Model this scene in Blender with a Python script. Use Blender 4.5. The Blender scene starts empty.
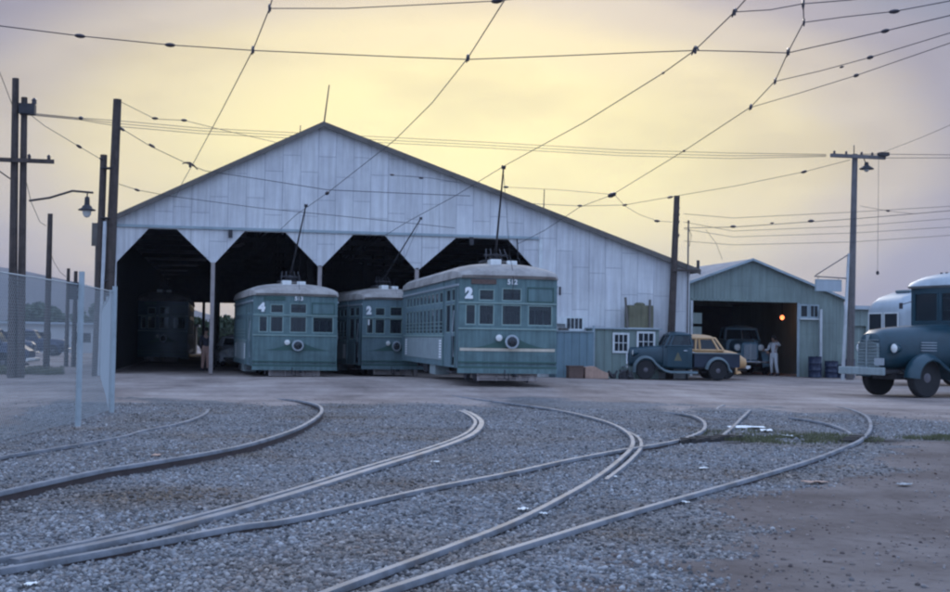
import bpy, bmesh, math, random
import numpy as np
from mathutils import Vector, Matrix, noise
random.seed(7); np.random.seed(7)
R=math.radians
scn=bpy.context.scene; COL=scn.collection
# ------------------------------------------------------------------ materials
def nt(m):
    m.use_nodes=True; t=m.node_tree; t.nodes.clear(); return t
def N(t,typ,**k):
    n=t.nodes.new(typ)
    for a,b in k.items():
        if a.startswith('i_'): n.inputs[a[2:].replace('_',' ')].default_value=b
        else: setattr(n,a,b)
    return n
def L(t,a,b): t.links.new(a,b)
def ramp(t,fac,stops,interp='LINEAR'):
    r=N(t,'ShaderNodeValToRGB'); r.color_ramp.interpolation=interp
    e=r.color_ramp.elements
    while len(e)>1: e.remove(e[-1])
    e[0].position=stops[0][0]; e[0].color=(*stops[0][1],1)
    for p,c in stops[1:]:
        x=e.new(p); x.color=(*c,1)
    L(t,fac,r.inputs[0]); return r
def mat(name,col,rough=.7,var=.25,scale=3.,metal=0.,bump=.0,bscale=20.,spec=.4,streak=0.,grime=None,coord='Object',emit=None):
    """painted / dusty surface: base colour broken up by two noises, optional vertical streaks and bump"""
    m=bpy.data.materials.new(name); t=nt(m)
    o=N(t,'ShaderNodeOutputMaterial'); b=N(t,'ShaderNodeBsdfPrincipled'); L(t,b.outputs[0],o.inputs[0])
    b.inputs['Roughness'].default_value=rough; b.inputs['Metallic'].default_value=metal
    b.inputs['Specular IOR Level'].default_value=spec
    if emit: 
        b.inputs['Emission Color'].default_value=(*emit[0],1); b.inputs['Emission Strength'].default_value=emit[1]
    tc=N(t,'ShaderNodeTexCoord')
    n1=N(t,'ShaderNodeTexNoise',i_Scale=scale,i_Detail=6.,i_Roughness=.65); L(t,tc.outputs[coord],n1.inputs['Vector'])
    g=grime or tuple(c*.55+.02 for c in col)
    hi=tuple(min(1,c*(1+var*.6)) for c in col); lo=tuple(c*(1-var) for c in col)
    r=ramp(t,n1.outputs[0],[(.25,g),(.42,lo),(.55,col),(.75,hi)] if grime else [(.3,lo),(.5,col),(.72,hi)])
    out=r.outputs[0]
    if streak>0:
        mp=N(t,'ShaderNodeMapping'); mp.inputs['Scale'].default_value=(6,6,.35); L(t,tc.outputs[coord],mp.inputs[0])
        n2=N(t,'ShaderNodeTexNoise',i_Scale=1.6,i_Detail=5.,i_Roughness=.6); L(t,mp.outputs[0],n2.inputs['Vector'])
        r2=ramp(t,n2.outputs[0],[(.35,(1,1,1)),(.62,(1-streak,)*3)])
        mx=N(t,'ShaderNodeMix',data_type='RGBA',blend_type='MULTIPLY'); mx.inputs[0].default_value=1
        L(t,out,mx.inputs[6]); L(t,r2.outputs[0],mx.inputs[7]); out=mx.outputs[2]
    L(t,out,b.inputs['Base Color'])
    if bump>0:
        n3=N(t,'ShaderNodeTexNoise',i_Scale=bscale,i_Detail=5.); L(t,tc.outputs[coord],n3.inputs['Vector'])
        bp=N(t,'ShaderNodeBump',i_Strength=bump,i_Distance=.03); L(t,n3.outputs[0],bp.inputs['Height']); L(t,bp.outputs[0],b.inputs['Normal'])
    return m
def siding(name,col,row,wid,dark,ribs=0.,streak=.25,rough=.75,gap=.012):
    """sheets nailed side by side: panel seams, tone per sheet, streaks, optional corrugation"""
    m=bpy.data.materials.new(name); t=nt(m)
    o=N(t,'ShaderNodeOutputMaterial'); b=N(t,'ShaderNodeBsdfPrincipled'); L(t,b.outputs[0],o.inputs[0])
    b.inputs['Roughness'].default_value=rough; b.inputs['Specular IOR Level'].default_value=.3
    tc=N(t,'ShaderNodeTexCoord'); sp=N(t,'ShaderNodeSeparateXYZ'); L(t,tc.outputs['Object'],sp.inputs[0])
    ad=N(t,'ShaderNodeMath',operation='ADD'); L(t,sp.outputs[0],ad.inputs[0]); L(t,sp.outputs[1],ad.inputs[1])
    wb=N(t,'ShaderNodeTexNoise',i_Scale=.8); L(t,tc.outputs['Object'],wb.inputs['Vector'])
    # columns are vertical strips: swap axes so that the rows of the brick texture run upward
    zz=N(t,'ShaderNodeMath',operation='MULTIPLY_ADD'); L(t,wb.outputs[0],zz.inputs[0]); zz.inputs[1].default_value=.10; L(t,sp.outputs[2],zz.inputs[2])
    cb=N(t,'ShaderNodeCombineXYZ'); L(t,zz.outputs[0],cb.inputs[0]); L(t,ad.outputs[0],cb.inputs[1])
    br=N(t,'ShaderNodeTexBrick'); br.offset=.37; br.offset_frequency=2; br.squash=1.25; br.squash_frequency=3
    br.inputs['Scale'].default_value=1; br.inputs['Mortar Size'].default_value=gap; br.inputs['Mortar Smooth'].default_value=.3
    br.inputs['Brick Width'].default_value=row; br.inputs['Row Height'].default_value=wid; br.inputs['Bias'].default_value=.0
    br.inputs['Color1'].default_value=(*col,1); br.inputs['Color2'].default_value=(*[c*.92 for c in col],1); br.inputs['Mortar'].default_value=(*dark,1)
    L(t,cb.outputs[0],br.inputs['Vector'])
    mp=N(t,'ShaderNodeMapping'); mp.inputs['Scale'].default_value=(5,5,.3); L(t,tc.outputs['Object'],mp.inputs[0])
    n2=N(t,'ShaderNodeTexNoise',i_Scale=1.4,i_Detail=6.,i_Roughness=.65); L(t,mp.outputs[0],n2.inputs['Vector'])
    r2=ramp(t,n2.outputs[0],[(.33,(1,1,1)),(.66,(1-streak,1-streak*1.05,1-streak*1.1))])
    n4=N(t,'ShaderNodeTexNoise',i_Scale=.5,i_Detail=7.,i_Roughness=.7); L(t,tc.outputs['Object'],n4.inputs['Vector'])
    r4=ramp(t,n4.outputs[0],[(.35,(.84,.84,.86)),(.6,(1.03,1.03,1.02))])
    mx=N(t,'ShaderNodeMix',data_type='RGBA',blend_type='MULTIPLY'); mx.inputs[0].default_value=1
    L(t,br.outputs[0],mx.inputs[6]); L(t,r2.outputs[0],mx.inputs[7])
    my=N(t,'ShaderNodeMix',data_type='RGBA',blend_type='MULTIPLY'); my.inputs[0].default_value=1
    L(t,mx.outputs[2],my.inputs[6]); L(t,r4.outputs[0],my.inputs[7])
    L(t,my.outputs[2],b.inputs['Base Color'])
    h=br.outputs['Fac']; inv=N(t,'ShaderNodeMath',operation='SUBTRACT'); inv.inputs[0].default_value=1; L(t,h,inv.inputs[1]); hh=inv.outputs[0]
    if ribs>0:
        mu=N(t,'ShaderNodeMath',operation='MULTIPLY'); mu.inputs[1].default_value=2*math.pi/ribs; L(t,ad.outputs[0],mu.inputs[0])
        si=N(t,'ShaderNodeMath',operation='SINE'); L(t,mu.outputs[0],si.inputs[0])
        a2=N(t,'ShaderNodeMath',operation='MULTIPLY_ADD'); a2.inputs[1].default_value=.5; L(t,si.outputs[0],a2.inputs[0]); L(t,hh,a2.inputs[2]); hh=a2.outputs[0]
    bp=N(t,'ShaderNodeBump',i_Strength=.6,i_Distance=.02); L(t,hh,bp.inputs['Height']); L(t,bp.outputs[0],b.inputs['Normal'])
    return m
def glass(name,tint=(.75,.85,.85),rough=.05,mixf=.35):
    m=bpy.data.materials.new(name); t=nt(m)
    o=N(t,'ShaderNodeOutputMaterial'); a=N(t,'ShaderNodeBsdfTransparent'); a.inputs[0].default_value=(*tint,1)
    g=N(t,'ShaderNodeBsdfPrincipled'); g.inputs['Base Color'].default_value=(.05,.06,.07,1); g.inputs['Roughness'].default_value=rough
    fr=N(t,'ShaderNodeFresnel'); fr.inputs[0].default_value=1.5
    ad=N(t,'ShaderNodeMath',operation='ADD'); ad.inputs[1].default_value=mixf; ad.use_clamp=True; L(t,fr.outputs[0],ad.inputs[0])
    mx=N(t,'ShaderNodeMixShader'); L(t,ad.outputs[0],mx.inputs[0]); L(t,a.outputs[0],mx.inputs[1]); L(t,g.outputs[0],mx.inputs[2]); L(t,mx.outputs[0],o.inputs[0])
    return m
M={}
M['barn_white']=siding('barn_white_sheets',(.72,.72,.715),1.55,.62,(.47,.47,.49))
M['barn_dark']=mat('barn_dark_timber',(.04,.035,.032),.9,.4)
M['shed']=siding('shed_corrugated',(.25,.31,.285),2.3,.78,(.14,.18,.17),ribs=.16,gap=.006)
M['rooftin']=siding('roof_tin',(.30,.31,.33),2.4,.8,(.2,.2,.22),ribs=.12,gap=.006)
M['trim']=mat('weathered_trim',(.13,.115,.10),.85,.35,2)
M['trimblue']=mat('faded_blue_trim',(.30,.36,.38),.8,.2,2)
M['post']=mat('pale_post_timber',(.36,.31,.29),.85,.25,3,streak=.2)
M['pole']=mat('creosote_pole',(.085,.065,.055),.9,.4,4,bump=.4,bscale=12,streak=.35)
M['pole_pale']=mat('pale_grey_pole',(.17,.155,.15),.85,.25,4,bump=.3,streak=.3)
M['paintwhite']=mat('white_post_paint',(.58,.6,.6),.7,.2,3,streak=.2)
M['iron']=mat('dark_iron',(.045,.042,.045),.65,.4,6,metal=.3)
M['wire']=mat('weathered_wire',(.035,.033,.04),.6,.2,3)
M['insul']=mat('insulator_brown',(.04,.03,.035),.35,.2,5)
M['destdim']=mat('faded_red_blind',(.13,.085,.07),.8,.3,9)
M['blind']=mat('pulled_window_blind',(.30,.28,.23),.9,.2,6)
M['paleblue']=mat('pale_blue_paint',(.16,.27,.34),.4,.2,3)
M['fence']=mat('galvanised_wire',(.36,.39,.39),.6,.1,5,metal=.15)
M['fencepost']=mat('galvanised_post',(.36,.41,.42),.65,.15,5,metal=.1)
M['rail']=mat('worn_steel_rail',(.20,.21,.225),.62,.35,2.5,metal=.1,bump=.15,grime=(.13,.11,.10))
M['railside']=mat('rusty_rail_side',(.07,.05,.045),.85,.35,6)
M['rubber']=mat('tyre_rubber',(.022,.021,.022),.85,.25,8)
M['rim']=mat('dusty_wheel_paint',(.12,.11,.12),.6,.3,9)
M['green']=mat('faded_green_paint',(.125,.205,.205),.6,.28,2.0,streak=.32,spec=.4)
M['green2']=mat('bluish_green_paint',(.135,.205,.22),.6,.25,2.2,streak=.2)
M['greendk']=mat('dark_green_paint',(.045,.10,.085),.6,.2,3)
M['greypanel']=mat('grey_primer_panel',(.27,.32,.32),.7,.15,3,streak=.15)
M['cream']=mat('cream_stripe',(.60,.52,.40),.6,.15,5,streak=.15)
M['roofcar']=mat('dusty_canvas_roof',(.37,.335,.30),.85,.25,1.6,grime=(.19,.16,.145),streak=.1)
M['catwalk']=mat('rusty_orange_catwalk',(.30,.13,.08),.85,.3,5)
M['whitemark']=mat('white_lettering',(.82,.82,.80),.6,.1,8)
M['sash']=mat('pale_green_sash',(.24,.33,.30),.6,.15,4)
M['darkin']=mat('dark_car_interior',(.05,.045,.04),.85,.3,4)
M['glass']=glass('window_glass')
M['glassd']=glass('dark_window_glass',(.25,.3,.32),.08,.5)
M['lens']=mat('headlamp_lens',(.72,.72,.68),.2,.1,9)
M['chrome']=mat('dull_chrome',(.62,.64,.66),.25,.1,5,metal=.8)
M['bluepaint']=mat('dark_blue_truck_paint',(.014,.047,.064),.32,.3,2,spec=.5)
M['bedpaint']=mat('very_dark_blue_paint',(.02,.03,.05),.5,.25,2)
M['greyfender']=mat('grey_blue_fender',(.13,.17,.18),.5,.2,3)
M['yellow']=mat('orange_yellow_paint',(.62,.37,.17),.45,.15,2,spec=.5)
M['whitecar']=mat('white_car_paint',(.7,.72,.74),.35,.08,2)
M['darkcar']=mat('dark_car_paint',(.025,.035,.07),.4,.2,2)
M['silver']=mat('silver_coach_metal',(.38,.42,.44),.45,.12,1.5,metal=.35,streak=.1)
M['whitetrim']=mat('white_window_frame',(.62,.64,.62),.7,.15,4)
M['leanblue']=siding('lean_to_blue_boards',(.20,.30,.34),3.,.28,(.12,.18,.2))
M['leangreen']=siding('lean_to_green_boards',(.24,.31,.28),3.,.3,(.14,.18,.16))
M['olive']=mat('olive_boards',(.17,.16,.10),.85,.25,3,streak=.3)
M['tan']=mat('tan_crate_wood',(.48,.31,.23),.85,.2,4,streak=.15)
M['brownwood']=mat('brown_crate_wood',(.14,.09,.07),.85,.25,4)
M['leaf']=mat('dusty_foliage',(.06,.085,.045),.8,.5,1.2)
M['bark']=mat('bark',(.09,.07,.055),.9,.3,5)
M['grass']=mat('dry_green_grass',(.115,.115,.055),.85,.4,3)
M['hill']=mat('dry_hill_scrub',(.08,.075,.07),.95,.3,.01,coord='Object')
M['skin']=mat('skin',(.42,.26,.19),.6,.1,6)
M['hair']=mat('dark_hair',(.02,.015,.012),.7,.2,20)
M['overall']=mat('white_overalls_cloth',(.72,.74,.76),.85,.1,6)
M['tancloth']=mat('tan_trouser_cloth',(.50,.30,.24),.9,.15,6)
M['jacket']=mat('dark_jacket_cloth',(.05,.045,.06),.9,.2,6)
M['stucco']=mat('pale_far_wall',(.50,.50,.48),.85,.15,.4)
M['paper']=mat('scrap_paper',(.85,.85,.8),.8,.1,9)
M['redlamp']=mat('red_lamp_glow',(.7,.15,.06),.4,.05,9,emit=((1.,.24,.08),2.6))
M['lampglass']=mat('opal_lamp_glass',(.5,.5,.46),.3,.1,9)
# ------------------------------------------------------------------ mesh builder
class MB:
    def __init__(s): s.v=[]; s.f=[]
    def add(s,vs,fs):
        o=len(s.v); s.v+=[tuple(v) for v in vs]; s.f+=[tuple(i+o for i in f) for f in fs]
    def box(s,x0,x1,y0,y1,z0,z1,rot=None,piv=None):
        vs=[(x,y,z) for z in (z0,z1) for y in (y0,y1) for x in (x0,x1)]
        if rot is not None:
            p=Vector(piv or ((x0+x1)/2,(y0+y1)/2,(z0+z1)/2)); vs=[rot@(Vector(v)-p)+p for v in vs]
        s.add(vs,[(0,2,3,1),(4,5,7,6),(0,1,5,4),(2,6,7,3),(0,4,6,2),(1,3,7,5)]); return s
    def path(s,pts,r,n=6,cap=True,sx=1.,sz=1.):
        """tube along a polyline; r a number or a list"""
        P=[Vector(p) for p in pts]; rs=r if isinstance(r,(list,tuple)) else [r]*len(P)
        o=len(s.v); up=Vector((0,0,1))
        for i,p in enumerate(P):
            t=((P[min(i+1,len(P)-1)]-p).normalized()+(p-P[max(i-1,0)]).normalized())
            t=t.normalized() if t.length>1e-6 else Vector((0,0,1))
            a=t.cross(up); a=a.normalized() if a.length>1e-3 else Vector((1,0,0)); b=a.cross(t).normalized()
            for k in range(n):
                q=2*math.pi*k/n; s.v.append(tuple(p+a*math.cos(q)*rs[i]*sx+b*math.sin(q)*rs[i]*sz))
        for i in range(len(P)-1):
            for k in range(n):
                k2=(k+1)%n; s.f.append((o+i*n+k,o+i*n+k2,o+(i+1)*n+k2,o+(i+1)*n+k))
        if cap:
            s.f.append(tuple(o+k for k in range(n))[::-1]); s.f.append(tuple(o+(len(P)-1)*n+k for k in range(n)))
        return s
    def lathe(s,prof,c,axis='z',n=20):
        """prof list of (r,h) turned about an axis through c"""
        o=len(s.v); c=Vector(c)
        for r,h in prof:
            for k in range(n):
                q=2*math.pi*k/n; a,b=r*math.cos(q),r*math.sin(q)
                d={'z':(a,b,h),'y':(a,h,b),'x':(h,a,b)}[axis]; s.v.append(tuple(c+Vector(d)))
        for i in range(len(prof)-1):
            for k in range(n):
                k2=(k+1)%n; s.f.append((o+i*n+k,o+i*n+k2,o+(i+1)*n+k2,o+(i+1)*n+k))
        s.f.append(tuple(o+k for k in range(n))[::-1]); s.f.append(tuple(o+(len(prof)-1)*n+k for k in range(n)))
        return s
    def prism(s,poly,axis,a,b):
        """2-D polygon pushed along an axis. axis y: poly=(x,z); axis x: (y,z); axis z: (x,y)"""
        def m(p,h): return {'y':(p[0],h,p[1]),'x':(h,p[0],p[1]),'z':(p[0],p[1],h)}[axis]
        n=len(poly); s.add([m(p,a) for p in poly]+[m(p,b) for p in poly],
            [tuple(range(n)),tuple(range(n,2*n))[::-1]]+[(i,i+n,(i+1)%n+n,(i+1)%n) for i in range(n)]); return s
    def loft(s,rings,cap=True):
        o=len(s.v); n=len(rings[0])
        for r in rings: s.v+=[tuple(p) for p in r]
        for i in range(len(rings)-1):
            for k in range(n):
                k2=(k+1)%n; s.f.append((o+i*n+k,o+i*n+k2,o+(i+1)*n+k2,o+(i+1)*n+k))
        if cap:
            s.f.append(tuple(o+k for k in range(n))[::-1]); s.f.append(tuple(o+(len(rings)-1)*n+k for k in range(n)))
        return s
    def panel(s,u0,u1,z0,z1,holes,t,mp,nu=1):
        """thin wall in (u,z) with rectangular holes, thickness t, mapped by mp(u,z,d)"""
        us=sorted({u0,u1,*[h[i] for h in holes for i in (0,1)],*[u0+(u1-u0)*k/nu for k in range(1,nu)]})
        zs=sorted({z0,z1,*[h[i] for h in holes for i in (2,3)]})
        us=[u for u in us if u0-1e-6<=u<=u1+1e-6]; zs=[z for z in zs if z0-1e-6<=z<=z1+1e-6]
        def solid(i,j):
            if i<0 or j<0 or i>=len(us)-1 or j>=len(zs)-1: return False
            u=(us[i]+us[i+1])/2; z=(zs[j]+zs[j+1])/2
            return not any(h[0]<u<h[1] and h[2]<z<h[3] for h in holes)
        idx={}
        def V(i,j,d):
            if (i,j,d) not in idx: idx[(i,j,d)]=len(s.v); s.v.append(tuple(mp(us[i],zs[j],d*t)))
            return idx[(i,j,d)]
        for i in range(len(us)-1):
            for j in range(len(zs)-1):
                if not solid(i,j): continue
                s.f.append((V(i,j,0),V(i+1,j,0),V(i+1,j+1,0),V(i,j+1,0)))
                s.f.append((V(i,j,1),V(i,j+1,1),V(i+1,j+1,1),V(i+1,j,1)))
                if not solid(i-1,j): s.f.append((V(i,j,0),V(i,j+1,0),V(i,j+1,1),V(i,j,1)))
                if not solid(i+1,j): s.f.append((V(i+1,j,0),V(i+1,j,1),V(i+1,j+1,1),V(i+1,j+1,0)))
                if not solid(i,j-1): s.f.append((V(i,j,0),V(i,j,1),V(i+1,j,1),V(i+1,j,0)))
                if not solid(i,j+1): s.f.append((V(i,j+1,0),V(i+1,j+1,0),V(i+1,j+1,1),V(i,j+1,1)))
        return s
    def build(s,name,m,parent=None,smooth=False,bevel=0.,label=None):
        me=bpy.data.meshes.new(name); me.from_pydata(s.v,[],s.f); me.update()
        bm=bmesh.new(); bm.from_mesh(me); bmesh.ops.recalc_face_normals(bm,faces=bm.faces); bm.to_mesh(me); bm.free()
        o=bpy.data.objects.new(name,me); COL.objects.link(o)
        if isinstance(m,(list,tuple)):
            for x in m: me.materials.append(M[x])
        else: me.materials.append(M[m] if isinstance(m,str) else m)
        if smooth:
            me.shade_smooth() if hasattr(me,'shade_smooth') else None
            try: me.set_sharp_from_angle(angle=R(38))
            except Exception: pass
        if bevel>0:
            b=o.modifiers.new('bevel','BEVEL'); b.width=bevel; b.segments=2; b.limit_method='ANGLE'
        if parent is not None: o.parent=parent
        if label: o['label']=label
        return o
def tag(o,label=None,cat=None,group=None,kind=None):
    if label: o['label']=label
    if cat: o['category']=cat
    if group: o['group']=group
    if kind: o['kind']=kind
    return o
def thing(name,label,cat,loc=(0,0,0),rz=0.,group=None,scale=None):
    o=bpy.data.objects.new(name,None); COL.objects.link(o); o.location=loc; o.rotation_euler=(0,0,rz); o.empty_display_size=.3
    if scale: o.scale=scale
    return tag(o,label,cat,group)
def dup(root,loc,rz,label,scale=None,group=None):
    r=root.copy(); COL.objects.link(r); r.location=loc; r.rotation_euler=(0,0,rz); r['label']=label
    if group: r['group']=group
    if scale: r.scale=scale
    for ch in list(root.children):
        c=ch.copy(); COL.objects.link(c); c.parent=r
        for g in list(ch.children):
            d=g.copy(); COL.objects.link(d); d.parent=c
    return r
def rrect(hw,z0,z1,r,x,n=4,cy=0.):
    """rounded rectangle ring in the y-z plane at x"""
    r=min(r,hw*.98,(z1-z0)/2*.98); out=[]
    for cx,cz,a0 in ((hw-r,z1-r,0),(-(hw-r),z1-r,90),(-(hw-r),z0+r,180),(hw-r,z0+r,270)):
        for k in range(n+1):
            q=R(a0+90*k/n); out.append((x,cy+cx+r*math.cos(q),cz+r*math.sin(q)))
    return out
def text_mesh(s,size,name,m,parent,loc,rot,ext=.006,bold=0.):
    c=bpy.data.curves.new(name,'FONT'); c.body=s; c.size=size; c.extrude=ext; c.offset=bold; c.align_x='CENTER'; c.align_y='CENTER'
    tmp=bpy.data.objects.new('tmp',c); COL.objects.link(tmp); bpy.context.view_layer.update()
    me=bpy.data.meshes.new_from_object(tmp.evaluated_get(bpy.context.evaluated_depsgraph_get())); bpy.data.objects.remove(tmp); bpy.data.curves.remove(c)
    me.materials.clear(); me.materials.append(M[m]); o=bpy.data.objects.new(name,me); COL.objects.link(o); o.parent=parent; o.location=loc; o.rotation_euler=rot
    return o
def catmull(P,k=8):
    P=[np.array(p,float) for p in P]; out=[]
    for i in range(len(P)-1):
        a=P[max(i-1,0)]; b=P[i]; c=P[i+1]; d=P[min(i+2,len(P)-1)]
        for j in range(k):
            t=j/k; out.append(.5*((2*b)+(-a+c)*t+(2*a-5*b+4*c-d)*t*t+(-a+3*b-3*c+d)*t**3))
    out.append(P[-1]); return out

SKY_EL=7.5; SKY_EW=6.2; SKY_AW=15.
SKY_STOPS=[(0,(1.0,.91,.39)),(.07,(.95,.84,.38)),(.12,(.80,.69,.38)),(.155,(.56,.49,.39)),(.19,(.30,.28,.34)),(.23,(.175,.20,.30)),(.34,(.16,.19,.30)),(.46,(.34,.46,.76)),(.62,(.64,.90,1.48)),(1.,(.70,.98,1.62))]
# ------------------------------------------------------------------ world, sun, camera
w=bpy.data.worlds.new('World'); scn.world=w; w.use_nodes=True; t=w.node_tree; t.nodes.clear()
AZ=R(11.5)   # bearing of the glow behind the cloud, from +Y towards +X
out=N(t,'ShaderNodeOutputWorld'); bg=N(t,'ShaderNodeBackground'); bg.inputs[1].default_value=.1; L(t,bg.outputs[0],out.inputs[0])
sky=N(t,'ShaderNodeTexSky',sky_type='NISHITA'); sky.sun_disc=False; sky.sun_elevation=R(24); sky.sun_rotation=AZ; sky.dust_density=3.
tc=N(t,'ShaderNodeTexCoord')
def vm(op,a,b=None):
    n=N(t,'ShaderNodeVectorMath',operation=op)
    L(t,a,n.inputs[0])
    if b is not None: n.inputs[1].default_value=b
    return n
def ma(op,a,b=None,c=None):
    n=N(t,'ShaderNodeMath',operation=op)
    for i,x in enumerate((a,b,c)):
        if x is None: continue
        if isinstance(x,(int,float)): n.inputs[i].default_value=x
        else: L(t,x,n.inputs[i])
    return n.outputs[0]
d=vm('NORMALIZE',tc.outputs['Generated']).outputs[0]
# warp the direction with soft cloud noise
mp=N(t,'ShaderNodeMapping'); mp.inputs['Scale'].default_value=(2.2,2.2,7.5); mp.inputs['Rotation'].default_value=(R(8),R(-14),0); L(t,d,mp.inputs[0])
cn=N(t,'ShaderNodeTexNoise',i_Scale=1.9,i_Detail=7.,i_Roughness=.55); L(t,mp.outputs[0],cn.inputs['Vector'])
sx=N(t,'ShaderNodeSeparateXYZ'); L(t,d,sx.inputs[0])
fwd=vm('DOT_PRODUCT',d,(math.sin(AZ),math.cos(AZ),0)).outputs['Value']
lat=vm('DOT_PRODUCT',d,(math.cos(AZ),-math.sin(AZ),0)).outputs['Value']
az=ma('ARCTAN2',lat,fwd); el=ma('ARCSINE',sx.outputs[2])
e2=ma('DIVIDE',ma('SUBTRACT',el,R(SKY_EL)),R(SKY_EW)); a2=ma('DIVIDE',ma('ADD',az,R(2.0)),R(SKY_AW))
rr=ma('SQRT',ma('ADD',ma('MULTIPLY',e2,e2),ma('MULTIPLY',a2,a2)))
rr=ma('ADD',rr,ma('MULTIPLY',ma('SUBTRACT',cn.outputs[0],.5),.55))
rm=ramp(t,ma('DIVIDE',rr,8.),SKY_STOPS,'EASE')
# faint darker cloud bands
cr=ramp(t,cn.outputs[0],[(.34,(.80,.79,.84)),(.5,(1,1,1)),(.68,(1.07,1.05,1.0))])
mx=N(t,'ShaderNodeMix',data_type='RGBA',blend_type='MULTIPLY'); mx.inputs[0].default_value=1; L(t,rm.outputs[0],mx.inputs[6]); L(t,cr.outputs[0],mx.inputs[7])
c10=vm('SCALE',mx.outputs[2]); c10.inputs['Scale'].default_value=9.4
sk=vm('SCALE',sky.outputs[0]); sk.inputs['Scale'].default_value=.06
ad=N(t,'ShaderNodeVectorMath',operation='ADD'); L(t,c10.outputs[0],ad.inputs[0]); L(t,sk.outputs[0],ad.inputs[1]); L(t,ad.outputs[0],bg.inputs[0])
sl=bpy.data.lights.new('sun','SUN'); sl.energy=.7; sl.angle=R(14); sl.color=(1,.93,.84)
so=bpy.data.objects.new('sun',sl); COL.objects.link(so); so.rotation_euler=(R(-(90-24)),0,-AZ)   # light comes from the glow, high behind the barn
so.location=(5,60,40)
cam=bpy.data.cameras.new('camera'); co=bpy.data.objects.new('camera',cam); COL.objects.link(co); scn.camera=co
cam.sensor_width=36; cam.lens=36*1300/950; cam.clip_start=.1; cam.clip_end=9000
yaw,pit,rol=R(10.84),math.atan(43/1300),R(.9)
f0=Vector((math.sin(yaw)*math.cos(pit),math.cos(yaw)*math.cos(pit),math.sin(pit))); r0=Vector((math.cos(yaw),-math.sin(yaw),0)); u0=r0.cross(f0)
rv=math.cos(rol)*r0+math.sin(rol)*u0; uv=-math.sin(rol)*r0+math.cos(rol)*u0
co.matrix_world=Matrix(((rv.x,uv.x,-f0.x,0),(rv.y,uv.y,-f0.y,0),(rv.z,uv.z,-f0.z,1.35),(0,0,0,1)))
scn.render.engine='CYCLES'; scn.view_settings.view_transform='Standard'; scn.view_settings.look='None'; scn.view_settings.gamma=1; scn.view_settings.exposure=.1; scn.view_settings.use_curve_mapping=False
scn.cycles.pixel_filter_type='BLACKMAN_HARRIS'; scn.cycles.filter_width=2.3
# ------------------------------------------------------------------ ground
def nz(x,y,s,o=0.): return noise.noise(Vector((x*s+o,y*s-o,o*.37)))
def gravel(x,y):
    """1 on the ballast, 0 on bare dirt"""
    n=nz(x,y,.5,3)*1.6+nz(x,y,2.2,9)*.8
    far=1.15-(y-(21.6+nz(x,y,.22,5)*2.6))/6.5            # dirt yard beyond
    right=((2.3+.74*(y-6.6))-x+n*.9)/1.7 if y<17.0 else 3.   # trodden dirt at lower right
    right2=1-(x-11.8-n*.5)/1.2 if y>14 else 3.
    left=(x+3.6+n*.3)/.8 if y>17 else 3
    return max(0.,min(1.,min(far+n*.35,right,right2,left)))
def gz(x,y):
    r=math.hypot(x,y)
    if r>70: return 0.
    z=nz(x,y,.35,1)*.025+nz(x,y,1.3,4)*.012
    if y<30: z+=nz(x,y,4.,7)*.006
    # broad low rise under the nearest streetcar
    z+=.2*math.exp(-((x-7.5)/7.)**4-((y-37.)/5.5)**2)
    return z-.012
PATH_RAILS=[]
def axis(a,b,st,far):
    c=list(np.arange(a,b+1e-6,st)); s=st; x=b; hi=[]
    while x<far: s*=1.5; x+=s; hi.append(x)
    s=st; x=a; lo=[]
    while x>-far: s*=1.5; x-=s; lo.append(x)
    return lo[::-1]+c+hi
XS=axis(-14,26,.2,4500); YS=axis(4,56,.2,4500)
gm=bpy.data.meshes.new('ground'); nx=len(XS); ny=len(YS)
vs=[(x,y,gz(x,y)) for y in YS for x in XS]
fs=[(j*nx+i,j*nx+i+1,(j+1)*nx+i+1,(j+1)*nx+i) for j in range(ny-1) for i in range(nx-1)]
gm.from_pydata(vs,[],fs); gm.shade_smooth()
at=gm.color_attributes.new('soil','FLOAT_COLOR','POINT')
shade_spots=[(6.55,17.2,.45,.20),(7.0,17.55,.45,.22),(6.9,16.8,.3,.12),(8.9,17.3,.38,.28),(9.25,17.1,.3,.2),(-1.9,10.4,.9,.12),(-1.2,11.3,.9,.10)]  # dark ovals: shade of hollows painted into the soil colour, ground not lowered
def soil(x,y):
    if not(-16<x<30 and 2<y<60): return (0,0,0,1)
    dk=0.
    for a,b,rx,ry in shade_spots:
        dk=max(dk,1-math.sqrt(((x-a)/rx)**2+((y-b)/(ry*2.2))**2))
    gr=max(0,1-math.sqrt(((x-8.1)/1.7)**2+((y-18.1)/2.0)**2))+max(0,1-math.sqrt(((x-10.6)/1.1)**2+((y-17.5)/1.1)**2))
    return (gravel(x,y),max(0,min(1,dk*1.6)),min(1,gr*1.2),1)
at.data.foreach_set('color',np.array([soil(v[0],v[1]) for v in vs],dtype=np.float32).ravel())
m=bpy.data.materials.new('yard_ground'); t=nt(m); o=N(t,'ShaderNodeOutputMaterial'); b=N(t,'ShaderNodeBsdfPrincipled'); L(t,b.outputs[0],o.inputs[0]); b.inputs['Roughness'].default_value=.95; b.inputs['Specular IOR Level'].default_value=.15
a=N(t,'ShaderNodeVertexColor',layer_name='soil'); sp=N(t,'ShaderNodeSeparateColor'); L(t,a.outputs[0],sp.inputs[0]); tc=N(t,'ShaderNodeTexCoord')
def tn(s,d=6.,rg=.6,mapscale=None):
    n=N(t,'ShaderNodeTexNoise',i_Scale=s,i_Detail=d,i_Roughness=rg)
    if mapscale:
        mp=N(t,'ShaderNodeMapping'); mp.inputs['Scale'].default_value=mapscale; L(t,tc.outputs['Object'],mp.inputs[0]); L(t,mp.outputs[0],n.inputs['Vector'])
    else: L(t,tc.outputs['Object'],n.inputs['Vector'])
    return n.outputs[0]
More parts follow.
